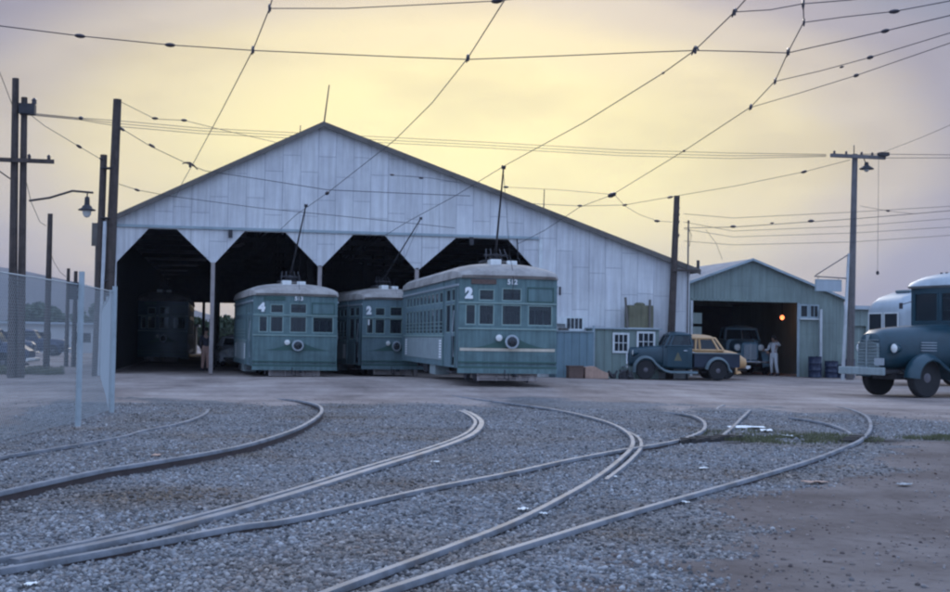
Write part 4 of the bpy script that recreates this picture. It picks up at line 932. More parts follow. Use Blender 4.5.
    MB().path([(-.0,fl-.8,.52),(-.0,fl+.8,.52)],.06,8).build('front_axle','iron',rt); MB().path([(5.0,fl-.85,.52),(5.0,fl+.85,.52)],.08,8).build('rear_axle','iron',rt)
    MB().box(1.6,2.4,fl+1.14,fl+1.38,.38,.43).build('step','iron',rt); MB().box(1.6,2.4,fl-1.38,fl-1.14,.38,.43).build('step','iron',rt)
    return rt
# near front wheel at local y=0
bus('dark blue hooded bus with silver roof entering the photo at the right edge',(17.95,31.2,0),rzb)
def coach(label,loc,rz):
    rt=thing('silver_coach',label,'coach',loc,rz)
    hw=1.15; secs=[(-.26,.86,.8,2.62,.3),(-.16,1.0,.68,2.86,.4),(.08,1.08,.62,3.05,.5),(.6,1.13,.58,3.22,.55),(1.2,1.15,.55,3.28,.6),(7.6,1.15,.55,3.28,.6),(8.0,1.0,.65,3.05,.5)]
    MB().loft(lerp_rings(secs,6)).build('body','silver',rt,smooth=True)
    for s in (-1,1):
        for k in range(7):
            a=.95+k*.95; f=MB(); f.panel(a,a+.80,1.75,2.55,[(a+.05,a+.75,1.8,2.5)],.03,lambda u,z,d,s=s:(u,s*(hw+.004+d*.99),z)); fo=f.build('side_window','whitetrim',rt)
            MB().panel(a+.04,a+.76,1.79,2.51,[],.008,lambda u,z,d,s=s:(u,s*(hw+.002+d),z)).build('pane','glassd',fo)
        wheel(rt,1.9,s*1.0,.5,.25); wheel(rt,6.2,s*1.0,.5,.25)
    for a,b in ((-.82,-.04),(.04,.82)):
        def mp_(u,z,d): return (-.268-d,u,z)
        f=MB(); f.panel(a,b,1.6,2.5,[(a+.05,b-.05,1.65,2.45)],.03,mp_,6); fo=f.build('windscreen','whitetrim',rt)
        MB().panel(a+.04,b-.04,1.64,2.46,[],.02,lambda u,z,d:(mp_(u,z,d)[0]+.0,u,z),6).build('pane','glassd',fo)
    MB().box(.5,1.1,-.4,.4,3.2,3.31).build('roof_hatch','greyfender',rt,bevel=.05)
    MB().lathe([(.06,0),(.06,.03)],(8.0,.0,2.6),'x',10).build('tail_lamp','iron',rt)
    MB().box(-.42,-.25,-.9,.9,.5,.68).build('bumper','chrome',rt,bevel=.02)
    return rt
coach('silver rounded coach with dark windows parked behind the dark blue bus',(22.75,41.8,0),rzb+R(-8))

for o_ in list(c2.children):
    if o_.name.startswith('destination'): bpy.data.objects.remove(o_)
# ------------------------------------------------------------------ poles and lamps
def upole(label,x,y,h,r,m='pole',group='wooden utility poles',lean=(0,0),name='utility_pole'):
    rt=thing(name,label,'pole',(x,y,0),0,group)
    mb=MB(); mb.path([(lean[0]*k/6,lean[1]*k/6,-.1+(h+.1)*k/6) for k in range(7)],[r*(1-.28*k/6) for k in range(7)],12)
    mb.build('pole_shaft',m,rt,smooth=True); return rt
def insul(rt,pts,s=1.):
    for p in pts: MB().lathe([(.02*s,-.05*s),(.02*s,0),(.055*s,.02*s),(.045*s,.07*s),(.06*s,.09*s),(.02*s,.14*s)],p,n=10).build('insulator','insul',rt,smooth=True)
p=upole('taller of the two thick poles at far left, with crossarm',-6.10,39.9,8.8,.135,lean=(-.12,0))
MB().box(-1.0,1.05,-.24,-.14,6.3,6.42).build('crossarm','pole',p); insul(p,[(-.7,-.19,6.42),(.35,-.19,6.42),(.9,-.19,6.42)])
MB().path([(-.9,-.26,6.32),(-.15,-.26,5.8)],.02,5).build('brace','iron',p)
p=upole('shorter of the two thick poles at far left, carrying the lamp arm',-5.86,39.9,8.25,.125,lean=(-.10,0))
MB().box(-.22,.22,-.2,.2,7.75,8.05).build('pole_cap_box','iron',p); insul(p,[(.18,0,8.05)],1.4)
MB().path([(.12,-.05,5.2),(.7,-.12,5.3),(1.35,-.2,5.52),(1.95,-.27,5.48)],.035,6).build('lamp_arm','iron',p)
lm=thing('street_lamp','dark street lamp hanging from the long arm of the left pole pair','lamp',(-5.8+1.72,39.9-.25,5.0))
MB().path([(0,0,.34),(0,0,.50)],.02,6).build('hanger','iron',lm)
MB().lathe([(.04,.36),(.07,.33),(.08,.12),(.13,.08),(.16,.02),(.25,-.02),(.25,-.05),(.14,-.06)],(0,0,0),n=18).build('lamp_shade','iron',lm,smooth=True)
MB().lathe([(.13,-.06),(.12,-.16),(.07,-.24),(.01,-.26)],(0,0,0),n=16).build('lamp_globe','lampglass',lm,smooth=True)
upole('slim pole just right of the thick pole pair, behind the fence',-6.11,47.4,5.5,.12,lean=(0,0))
upole('first of the two short thin poles beyond the fence',-6.30,54.8,3.95,.09)
p=upole('short thin pole with a dark box near its top, beyond the fence',-6.02,54.9,3.85,.10)
MB().box(-.2,.2,-.25,-.1,2.7,3.4).build('transformer_box','iron',p,bevel=.02)
p=upole('tall thick pole at the left front corner of the barn',-3.72,42.9,8.85,.18,lean=(.16,0))
MB().path([(-.30,.02,-.1),(-.22,.02,7.05)],[.13,.11],10).build('stub_pole','pole',p,smooth=True)
MB().path([(-.18,-.19,0),(-.12,-.19,4.9)],.05,8).build('conduit','paintwhite',p)
for z in (3.,5.,6.6): MB().lathe([(.2,0),(.2,.04)],(-.1,0,z),n=12).build('band','iron',p)
p=upole('brown pole with short crossarm at the right corner of the barn',18.1,50.0,6.75,.15,lean=(.22,0))
p.location=(16.05,45.62,0); MB().path([(0,0,0),(0,0,.01)],.01,4)
MB().box(.02,1.05,-.2,-.12,3.95,4.03).build('crossarm','pole',p); 
insul(p,[(.30,0,6.25),(.30,0,6.02),(.30,0,5.75),(.30,0,5.25)],.7)
for z in (6.27,6.04,5.77,5.27): MB().path([(.1,0,z),(.32,0,z)],.015,5).build('pin','iron',p)
p=upole('thin grey mast right beside the brown corner pole',16.72,45.6,5.75,.04,'pole_pale'); insul(p,[(0,0,5.75)],.8); p['label']='thin grey mast right beside the brown corner pole, behind the pickup'
MB().path([(0,0,5.6),(.12,0,5.3),(.05,0,4.9)],.012,5).build('loose_lead','iron',p)
# right light pole with long crossarm and hooded lamp
PX,PY=24.0,47.2
p=upole('tall pale pole with long top crossarm right of the green shed',PX,PY,8.85,.15,'pole_pale',lean=(.16,0))
MB().box(-.95,1.35,-.24,-.12,8.66,8.80).build('crossarm','pole_pale',p); insul(p,[(-.8,-.18,8.8),(-.3,-.18,8.8),(.35,-.18,8.8),(.8,-.18,8.8),(1.15,-.18,8.8)],.9)
MB().path([(.12,0,8.8),(.12,0,9.2)],.02,5).build('top_pin','iron',p)
MB().box(1.05,1.42,-.4,-.1,8.78,8.92).build('cutout_box','iron',p)
MB().path([(.45,-.18,8.66),(.50,-.2,8.5)],.02,5).build('lamp_stem','iron',p)
lm=thing('flood_lamp','hooded lamp hanging under the crossarm of the tall right pole','lamp',(PX+.55,PY-.2,8.3))
MB().lathe([(.07,.22),(.09,.10),(.14,.06),(.28,-.03),(.28,-.06)],(0,0,0),n=18).build('lamp_shade','iron',lm,smooth=True); MB().lathe([(.1,-.06),(.08,-.14),(.01,-.17)],(0,0,0),n=12).build('bulb','lampglass',lm,smooth=True)
p=upole('slim white post carrying the hanging sign, left of the tall pale pole',PX-.48,PY-.35,4.9,.07,'paintwhite',lean=(.22,0),name='sign_post'); p['group']='wooden utility poles'
p['category']='post'
MB().path([(.18,0,3.93),(-1.2,0,3.98)],.025,6).build('sign_arm','pole_pale',p); MB().path([(.2,0,4.85),(-1.15,0,4.02)],.022,6).build('arm_brace','pole_pale',p)
sg=thing('hanging_sign','blank weathered grey sign board hanging from the white post','sign',(PX-.48-.62,PY-.35,3.43))
MB().box(-.52,.52,-.025,.025,0,.42).build('sign_board','silver',sg,bevel=.006); MB().panel(-.54,.54,-.02,.44,[(-.50,.50,.02,.40)],.07,lambda u,z,d:(u,-.035+d,z)).build('sign_frame','trimblue',sg)
for x in (-.42,.42): MB().path([(x,0,.44),(x,0,.52)],.01,5).build('hook','iron',sg)
bl=thing('hanging_weight','small dark weight hanging on a thread to the right of the tall pale pole','weight',(PX+1.15,PY,4.2))
MB().path([(0,0,.08),(.02,0,4.5)],.008,4).build('thread','wire',bl); MB().lathe([(.01,-.08),(.06,-.05),(.06,.04),(.02,.08)],(0,0,0),n=10).build('weight_body','iron',bl,smooth=True)
# ------------------------------------------------------------------ chain link fence
fn=thing('chain_link_fence','pale chain link fence along the left edge turning back towards the barn','fence',(-1.86,22.85,0))
def fpost(x,y,h,r): MB().path([(x,y,-.1),(x,y,h)],r,10).build('fence_post','fencepost',fn,smooth=True)
A_=Vector((-3.6,9.5)); 
nodes=[Vector((-2.95,12.6)),Vector((-2.61,16.31)),Vector((-2.09,19.84)),Vector((-1.86,22.85)),Vector((-2.35,28.)),Vector((-2.85,33.)),Vector((-3.35,38.)),Vector((-3.8,42.6))]
O=Vector((-1.86,22.85))
for i,nd in enumerate(nodes):
    q=nd-O
    if i==1: continue
    fpost(q.x,q.y,2.25 if i!=3 else 2.15,.042 if i<3 else .04)
def mesh_run(a,b,h,pitch,r):
    mb=MB(); a=a-O; b=b-O; l_=(b-a).length; d_=(b-a)/l_; n_=Vector((-d_.y,d_.x)); off=n_*.05
    def P(s,z): q=a+d_*s; return Vector((q.x,q.y,z))
    k=-h
    def strip(p,q,o_):
        t_=(q-p).normalized(); up_=Vector((n_.x,n_.y,0)); w_=t_.cross(up_)*r; base=len(mb.v)
        p=p+up_*o_; q=q+up_*o_
        mb.add([p-w_,p+w_,p+up_*r,q-w_,q+w_,q+up_*r],[(0,1,4,3),(1,2,5,4),(2,0,3,5)])
    while k<l_:
        for sg_ in (1,-1):
            s0,z0,s1,z1=(k,.04,k+h,.04+h) if sg_>0 else (k+h,.04,k,.04+h)
            # clip to 0..l
            def cl(s0,z0,s1,z1):
                if s0>s1: s0,z0,s1,z1=s1,z1,s0,z0
                if s1<=0 or s0>=l_: return None
                if s0<0: z0+= (z1-z0)*(0-s0)/(s1-s0); s0=0
                if s1>l_: z1= z0+(z1-z0)*(l_-s0)/(s1-s0); s1=l_
                return s0,z0,s1,z1
            c_=cl(s0,z0,s1,z1)
            if c_: strip(P(c_[0],c_[1]),P(c_[2],c_[3]),.05+sg_*r)
        k+=pitch
    mb.build('wire_mesh','fence',fn)
    MB().path([P(0,h+.06)+Vector((n_.x,n_.y,0))*.05,P(l_,h+.06)+Vector((n_.x,n_.y,0))*.05],.011,6).build('top_rail','fencepost',fn)
for i in range(len(nodes)-1): mesh_run(nodes[i],nodes[i+1],2.0,.075 if i<3 else .09,.0030 if i<3 else .0032)
# ------------------------------------------------------------------ wires (3-D points worked out beforehand)
def wire(name,label,pts,r,blobs=(),cat='wire',sub=1):
    P=[Vector(p) for p in pts]
    rt=thing(name,label,cat,tuple(P[0])); 
    MB().path([p-P[0] for p in P],r,5).build('wire_strand','wire',rt,smooth=True)
    for b_ in blobs:
        c=Vector(b_[:3])-P[0]; s=b_[3]; k=b_[4]
        # direction of the nearest segment
        bi=min(range(len(P)-1),key=lambda i:((P[i]+P[i+1])/2-Vector(b_[:3])).length); d_=(P[bi+1]-P[bi]).normalized()
        if k==0:   # strain insulator
            MB().path([c-d_*s*1.6,c-d_*s,c,c+d_*s,c+d_*s*1.6],[r*1.3,s*.55,s*.7,s*.55,r*1.3],8).build('insulator','insul',rt,smooth=True)
        else:      # hanger yoke with ears
            mb=MB(); mb.path([c-d_*s*2.2-Vector((0,0,s*.5)),c-d_*s*1.2+Vector((0,0,s*.2)),c+Vector((0,0,s*.6)),c+d_*s*1.2+Vector((0,0,s*.2)),c+d_*s*2.2-Vector((0,0,s*.5))],[r*1.2,s*.24,s*.3,s*.24,r*1.2],6)
            mb.lathe([(.02,-s*.7),(s*.3,-s*.5),(s*.34,s*.3),(.02,s*.7)],c,n=8); mb.build('wire_hanger','insul',rt,smooth=True)
    return rt
wire('trolley_wire','leftmost overhead trolley wire coming down towards the left bay',[(0.61, 16.46, 6.1), (0.53, 18.94, 6.1), (0.35, 21.82, 6.1), (-0.17, 27.55, 6.05), (-0.87, 34.55, 5.9), (-1.36, 41.0, 6.12), (-1.77, 45.8, 6.11), (-2.1, 60, 4.7)],0.0091,[(0.53, 18.94, 6.1, 0.07, 1), (0.35, 21.82, 6.1, 0.08, 1)],'wire')
wire('trolley_wire','overhead trolley wire crossing the white gable towards the second bay',[(3.59, 15.51, 6.1), (3.74, 17.67, 6.1), (3.93, 21.5, 6.1), (4.0, 25.82, 6.1), (3.82, 30.27, 6.0), (2.98, 40.0, 5.76), (2.22, 43.5, 5.38), (1.83, 45.7, 5.08), (1.9, 60, 4.7)],0.0091,[(3.93, 21.5, 6.1, 0.08, 1), (2.98, 40.0, 5.76, 0.09, 0)],'wire')
wire('trolley_wire','overhead trolley wire meeting the pole of the nearest streetcar',[(6.61, 15.2, 6.1), (6.97, 16.85, 6.1), (7.08, 17.5, 6.1), (7.4, 19.95, 6.1), (7.5, 21.81, 6.1), (7.49, 27.02, 6.05), (7.25, 33.77, 6.0), (6.71, 38.5, 5.65), (5.88, 43.0, 5.22), (5.44, 45.7, 4.94), (5.4, 60, 4.7)],0.0091,[(7.08, 17.5, 6.1, 0.07, 1), (7.4, 19.95, 6.1, 0.085, 1), (7.5, 21.81, 6.1, 0.035, 0)],'wire')
wire('trolley_wire','rightmost overhead trolley wire bending down towards the fourth bay',[(7.03, 14.87, 6.1), (7.83, 16.85, 6.1), (8.28, 17.79, 6.1), (8.9, 19.7, 6.1), (9.67, 21.95, 6.1), (10.28, 24.51, 6.1), (11.09, 30.62, 6.1), (11.99, 39.71, 6.0), (11.3, 41.0, 5.72), (10.63, 43.0, 5.1), (10.37, 45.7, 4.84), (8.6, 60, 4.6)],0.0091,[(7.83, 16.85, 6.1, 0.07, 1), (8.28, 17.79, 6.1, 0.06, 1), (8.9, 19.7, 6.1, 0.08, 1), (9.67, 21.95, 6.1, 0.07, 1), (10.28, 24.51, 6.1, 0.075, 1), (11.09, 30.62, 6.1, 0.05, 0), (11.99, 39.71, 6.0, 0.12, 0)],'wire')
wire('span_wire','long span wire across the whole sky from the left edge to the upper right',[(-4.46, 21.27, 6.22), (-3.64, 21.65, 6.22), (-2.45, 22.05, 6.22), (-1.02, 22.35, 6.22), (0.36, 22.41, 6.22), (1.67, 22.34, 6.22), (2.87, 22.27, 6.22), (4.05, 22.16, 6.22), (5.53, 21.47, 6.22), (6.76, 20.87, 6.22), (7.6, 20.49, 6.22), (8.37, 20.36, 6.22), (9.15, 20.27, 6.22), (9.94, 18.46, 6.22), (10.63, 16.72, 6.22)],0.0091,[(-2.45, 22.05, 6.22, 0.055, 0), (-1.02, 22.35, 6.22, 0.055, 0), (9.94, 18.46, 6.22, 0.05, 0)],'wire')
wire('span_wire','short span wire along the top edge between two trolley wires',[(0.55, 19.45, 6.22), (1.64, 19.17, 6.22), (2.69, 18.69, 6.22), (3.75, 18.19, 6.22), (4.52, 17.6, 6.22)],0.0077,[(3.74, 18.19, 6.22, 0.06, 0)],'wire')
wire('span_wire','short span wire near the top right corner, uppermost',[(7.26, 17.94, 6.22), (7.71, 17.7, 6.22), (8.02, 17.27, 6.22), (8.57, 16.91, 6.22), (9.05, 16.4, 6.22)],0.0077,[],'wire')
wire('span_wire','second span wire from the top at upper right',[(8.51, 18.27, 6.22), (8.94, 17.81, 6.22), (9.48, 17.34, 6.22), (9.94, 16.61, 6.22), (10.2, 16.06, 6.22)],0.0077,[(9.48, 17.34, 6.22, 0.05, 0)],'wire')
wire('span_wire','fourth span wire from the top at upper right',[(9.93, 22.55, 6.22), (10.31, 21.47, 6.22), (10.62, 20.23, 6.22), (10.96, 18.33, 6.22), (11.09, 17.44, 6.22)],0.0077,[(10.62, 20.23, 6.22, 0.05, 0), (10.52, 21.06, 6.22, 0.03, 0)],'wire')
wire('span_wire','lowest of the fan of span wires at upper right',[(10.56, 25.18, 6.22), (10.85, 23.46, 6.22), (11.1, 21.66, 6.22), (11.33, 18.93, 6.22), (11.37, 17.89, 6.22)],0.0077,[(11.1, 21.66, 6.22, 0.05, 0)],'wire')
wire('span_wire','upper span wire crossing the white gable from the tall left pole',[(-3.49, 42.9, 7.96), (-2.51, 42.9, 7.39), (-1.24, 42.9, 6.83), (-0.76, 42.9, 6.66), (1.17, 43.0, 6.45), (3.2, 43.0, 6.2), (5.63, 43.0, 6.18), (8.01, 43.0, 6.17)],0.0112,[(-3.4, 42.9, 7.9, 0.07, 0), (-2.45, 42.9, 7.4, 0.07, 0), (-1.24, 42.9, 6.83, 0.12, 1)],'wire')
wire('span_wire','lower span wire low across the white gable just above the beam',[(-3.45, 42.9, 6.13), (-2.88, 42.9, 5.96), (-1.85, 42.9, 5.8), (1.03, 43.0, 5.52), (3.31, 43.0, 5.37), (5.65, 43.0, 5.21), (7.51, 43.0, 5.07)],0.0098,[(-2.88, 42.9, 5.96, 0.06, 0)],'wire')
wire('guy_wire','wire sloping from the tall left pole to the left roof edge, with two insulators',[(-3.51, 42.9, 8.8), (-2.41, 43.5, 8.37), (-1.5, 44.0, 8.45), (-0.27, 46.0, 8.5), (2.76, 52.0, 8.85)],0.0098,[(-2.41, 43.5, 8.39, 0.07, 0), (-1.5, 44.0, 8.45, 0.07, 0)],'wire')
wire('guy_wire','wire from the left pole pair down to the tall barn corner pole',[(-5.96, 39.9, 7.88), (-5.44, 40.5, 7.52), (-4.53, 41.3, 7.06), (-3.91, 42.7, 6.82)],0.0098,[(-4.53, 41.3, 7.06, 0.07, 0), (-3.98, 42.5, 6.86, 0.06, 0)],'wire')
wire('guy_wire','steep guy wire at the top left edge behind the fence poles',[(-6.21, 35.0, 8.84), (-6.29, 38.0, 8.44), (-6.29, 39.8, 8.02)],0.0098,[],'wire')
wire('guy_wire','slack wire hanging from the thick pole pair to the slim pole',[(-5.87, 40.0, 5.82), (-5.99, 42.0, 5.37), (-6.26, 46.0, 5.09), (-6.23, 47.3, 5.06)],0.0098,[],'wire')
wire('guy_wire','slack wire between the slim pole and the short thin poles',[(-6.16, 47.4, 4.37), (-6.27, 50.0, 3.95), (-6.41, 53.0, 3.72), (-6.38, 54.7, 3.6)],0.0098,[],'wire')
wire('guy_wire','short wire from the upper gable wire to the roof slope right of the peak',[(5.28, 43.0, 6.77), (6.63, 43.0, 6.73), (7.66, 43.0, 6.6)],0.0084,[(5.35, 43.0, 6.78, 0.05, 0), (6.33, 43.0, 6.71, 0.05, 0)],'wire')
wire('power_line','uppermost high power line running behind the roof peak to the right pole',[(-6.07, 39.9, 7.81), (-4.82, 44.0, 8.37), (-3.79, 47.0, 8.81), (-1.17, 53.0, 9.62), (4.7, 62.0, 11.0), (11.71, 60.5, 10.73), (18.09, 58.7, 10.37), (23.1, 57.5, 10.27), (22.99, 47.3, 8.8)],0.0112,[(-4.79, 44.0, 8.37, 0.09, 0)],'wire')
wire('power_line','middle high power line running behind the roof peak to the right pole',[(-6.07, 39.9, 7.78), (-4.82, 44.0, 8.34), (-3.79, 47.0, 8.71), (-1.17, 53.0, 9.51), (4.7, 62.0, 10.86), (11.71, 60.5, 10.59), (18.09, 58.7, 10.23), (23.1, 57.5, 10.14), (22.99, 47.3, 8.76)],0.0112,[],'wire')
wire('power_line','lowest of the three high power lines behind the roof peak',[(-6.07, 39.9, 7.75), (-4.82, 44.0, 8.31), (-3.79, 47.0, 8.61), (-1.17, 53.0, 9.4), (4.71, 62.0, 10.73), (11.71, 60.5, 10.46), (18.1, 58.7, 10.1), (23.1, 57.5, 10.01), (22.99, 47.3, 8.72)],0.0112,[],'wire')
wire('power_line','high power line leaving the tall right pole towards the right edge',[(24.37, 47.2, 8.86), (28.69, 47.2, 9.01), (30.9, 47.2, 9.1)],0.0112,[],'wire')
wire('power_line','second power line leaving the tall right pole, just under the first',[(24.72, 47.2, 8.72), (28.69, 47.2, 8.89), (30.9, 47.2, 8.98)],0.0112,[],'wire')
wire('power_line','sloping wire rising from the tall right pole to the right edge',[(25.4, 47.2, 8.99), (23.98, 42.0, 8.7), (22.89, 36.0, 8.68)],0.0098,[],'wire')
wire('guy_wire','long rising wire from above the barn to the tall right pole, with three insulators',[(10.94, 52.0, 7.02), (12.62, 52.0, 6.95), (14.33, 52.0, 6.93), (16.27, 52.0, 7.04), (17.89, 51.0, 7.33), (20.32, 50.0, 7.76), (22.86, 49.0, 8.32), (24.05, 47.4, 8.64)],0.0105,[(14.33, 52.0, 6.94, 0.07, 0), (16.27, 52.0, 7.04, 0.07, 0), (17.89, 51.0, 7.32, 0.08, 0), (22.86, 49.0, 8.32, 0.09, 0)],'wire')
wire('guy_wire','short slack wire with insulators hanging above the right roof slope',[(12.75, 42.0, 6.3), (13.77, 44.0, 6.13), (15.3, 47.0, 6.14), (17.04, 50.0, 6.22), (17.63, 50.0, 6.2)],0.0084,[(17.0, 50.0, 6.22, 0.08, 0)],'wire')
wire('guy_wire','thin wire reaching from the roof to the rightmost trolley wire',[(10.67, 50.0, 7.36), (12.69, 49.0, 7.21), (12.38, 41.0, 6.17)],0.0077,[(10.75, 50.0, 7.36, 0.07, 0)],'wire')
wire('power_line','top thin line between the brown corner pole and the right edge',[(16.47, 45.4, 6.07), (18.62, 46.0, 6.04), (23.99, 47.0, 6.54), (29.63, 48.0, 7.11)],0.0091,[],'wire')
wire('power_line','thicker line with insulators between the brown corner pole and the right edge',[(16.48, 45.4, 5.55), (18.63, 46.0, 5.7), (23.99, 47.0, 6.27), (29.63, 48.0, 6.95)],0.0119,[(18.63, 46.0, 5.72, 0.08, 0), (22.09, 46.7, 6.1, 0.09, 0), (20.36, 46.4, 5.94, 0.05, 0)],'wire')
wire('power_line','third thin line between the brown corner pole and the right edge',[(16.47, 45.4, 5.77), (18.63, 46.0, 5.55), (23.99, 47.0, 5.99), (29.63, 48.0, 6.62)],0.0084,[],'wire')
wire('power_line','fourth thin line between the brown corner pole and the right edge',[(16.48, 45.4, 5.51), (18.63, 46.0, 5.33), (24.0, 47.0, 5.72), (29.63, 48.0, 6.26)],0.0084,[],'wire')
wire('power_line','lowest thin line between the brown corner pole and the right edge',[(16.48, 45.4, 5.07), (18.63, 46.0, 5.03), (24.0, 47.0, 5.37), (29.63, 48.0, 5.93)],0.0084,[],'wire')
wire('guy_wire','thin wire dropping from the lines to the shed roof ridge',[(17.56, 46.0, 5.56), (19.13, 49.0, 5.33), (20.97, 53.0, 4.97)],0.0084,[],'wire')
wire('guy_wire','short wire between the tall right pole and the thicker line, with a bead',[(24.39, 47.2, 6.81), (25.69, 47.4, 6.68), (26.97, 47.6, 6.62)],0.0077,[(25.69, 47.4, 6.68, 0.06, 0)],'wire')
# ------------------------------------------------------------------ trees and far background
def tree(label,x,y,h,rad,n=2600,leaf=.16,group='trees on the horizon',lobes=9,trunk=.2):
    rt=thing('leafy_tree',label,'tree',(x,y,0),random.random()*6,group)
    tb=MB(); tb.path([(0,0,-.1),(.05,.02,h*.25),(.0,.05,h*.5),(.1,0,h*.7)],[trunk,trunk*.8,trunk*.55,trunk*.25],8)
    cs=[]
    for k in range(lobes):
        a=k*2.4+random.random(); rr_=rad*math.sqrt(random.random())*.72; z=h*random.uniform(.42,.86); c=Vector((rr_*math.cos(a),rr_*math.sin(a),z)); cs.append((c,rad*random.uniform(.28,.48)))
        tb.path([(0,.03,h*random.uniform(.25,.5)),tuple(c*.6+Vector((0,0,z*.35))),tuple(c)],[trunk*.4,trunk*.22,trunk*.08],5)
    cs.append((Vector((0,0,h*.86)),rad*.35))
    tb.build('trunk','bark',rt,smooth=True)
    lf=MB()
    for _ in range(n):
        c,r_=random.choice(cs); d_=Vector((random.gauss(0,1),random.gauss(0,1),random.gauss(0,1))).normalized(); q=c+d_*r_*(random.random()**.4)*random.uniform(.8,1.12); q.z=min(q.z,h)
        s=leaf*random.uniform(.5,1.3); u_=Vector((random.gauss(0,1),random.gauss(0,1),random.gauss(0,1))).normalized(); v_=u_.orthogonal().normalized()
        lf.add([q-u_*s,q+v_*s*.6,q+u_*s,q-v_*s*.6],[(0,1,2,3)])
    lf.build('crown','leaf',rt); return rt
tree('round dark tree far behind the fence, left of the slim pole',-16.13,120,3.93,2.0,2600,.2,lobes=8,trunk=.16)
tree('lower rounded tree far behind the fence, right of the slim pole',-14.83,122,3.19,1.6,2200,.2,lobes=8,trunk=.16)
tree('wide tree far behind the fence beside the barn corner',-11.17,118,3.89,2.0,2600,.2,lobes=8,trunk=.16)
tree('small tree far off behind the thick pole pair',-18.21,124,2.61,1.5,1800,.2,lobes=8,trunk=.16)
tree('low tree at the left edge far behind the fence',-20.16,126,2.23,2.0,2000,.2,lobes=8,trunk=.16)
tree('bushy tree seen through the barn, right of the second bay opening',0.03,125,3.15,1.8,2600,.2,lobes=8,trunk=.16)
tree('low bush tree seen through the barn beside the route 4 streetcar',1.0,128,2.25,1.6,2000,.2,lobes=8,trunk=.16)
tree('low tree seen through the barn behind the first post',-1.85,128,2.20,1.7,2000,.2,lobes=8,trunk=.16)
tree('tree seen through the barn at the left of the back opening',-2.63,120,2.85,1.6,2000,.2,lobes=8,trunk=.16)
# far pale wall / sheds
bd=thing('far_warehouse','long pale low building far behind the fence at left','building',(-11,92,0))
MB().panel(-14,9,0,1.9,[(-12+2.6*k,-11+2.6*k,.7,1.35) for k in range(8)],.15,lambda u,z,d:(u,d,z)).build('wall','stucco',bd); MB().box(-14.2,9.2,-.3,5.,1.9,2.05).build('roof','silver',bd)
MB().box(-14,9,.5,4.9,0,1.88).build('inner_block','darkin',bd)
# dark blades along the kerb behind the fence, standing in for a shadow
hd=MB()
for _ in range(5200):
    x=random.uniform(-8.6,-5.2); y=44+random.uniform(-.5,.5)+(x+7)*.2; q=Vector((x,y,random.uniform(0,.22)*(.5+abs(nz(x,y,.9,3))*1.5))); s=random.uniform(.03,.07); u_=Vector((random.gauss(0,1),random.gauss(0,1),random.gauss(0,1))).normalized(); v_=u_.orthogonal()
    hd.add([q-u_*s,q+v_*s*.5,q+u_*s],[(0,1,2)])
tag(hd.build('shadow_strip','grass'),'low dark strip standing in for shadow along the kerb beyond the fence near the pole feet','shadow strip',kind='stuff')
# hills
hp=[(-2600,120),(-1500,96),(-900,88),(-449,73),(-300,74),(-245,73),(-208,66.5),(-155,55),(-134,48),(-60,36),(0,20),(120,14),(500,10),(1500,25),(2600,20)]
hx=np.linspace(-2600,2600,260); hz=np.interp(hx,[a for a,_ in hp],[b for _,b in hp]); vs=[];fs=[]
for j,(dy,k) in enumerate([(-420,0),(-330,.16),(-220,.42),(-110,.75),(0,1.),(160,.7),(400,0)]):
    for i,x in enumerate(hx):
        z=hz[i]*k+(nz(x,dy,.006,2)*7+nz(x,dy,.02,6)*3)*k*(1-k*.75); vs.append((x,1500+dy,z-3*(k==0)))
for j in range(6):
    for i in range(259): fs.append((j*260+i,j*260+i+1,(j+1)*260+i+1,(j+1)*260+i))
hm=MB(); hm.add(vs,fs); ho=hm.build('hills','hill',smooth=True); ho['kind']='structure'
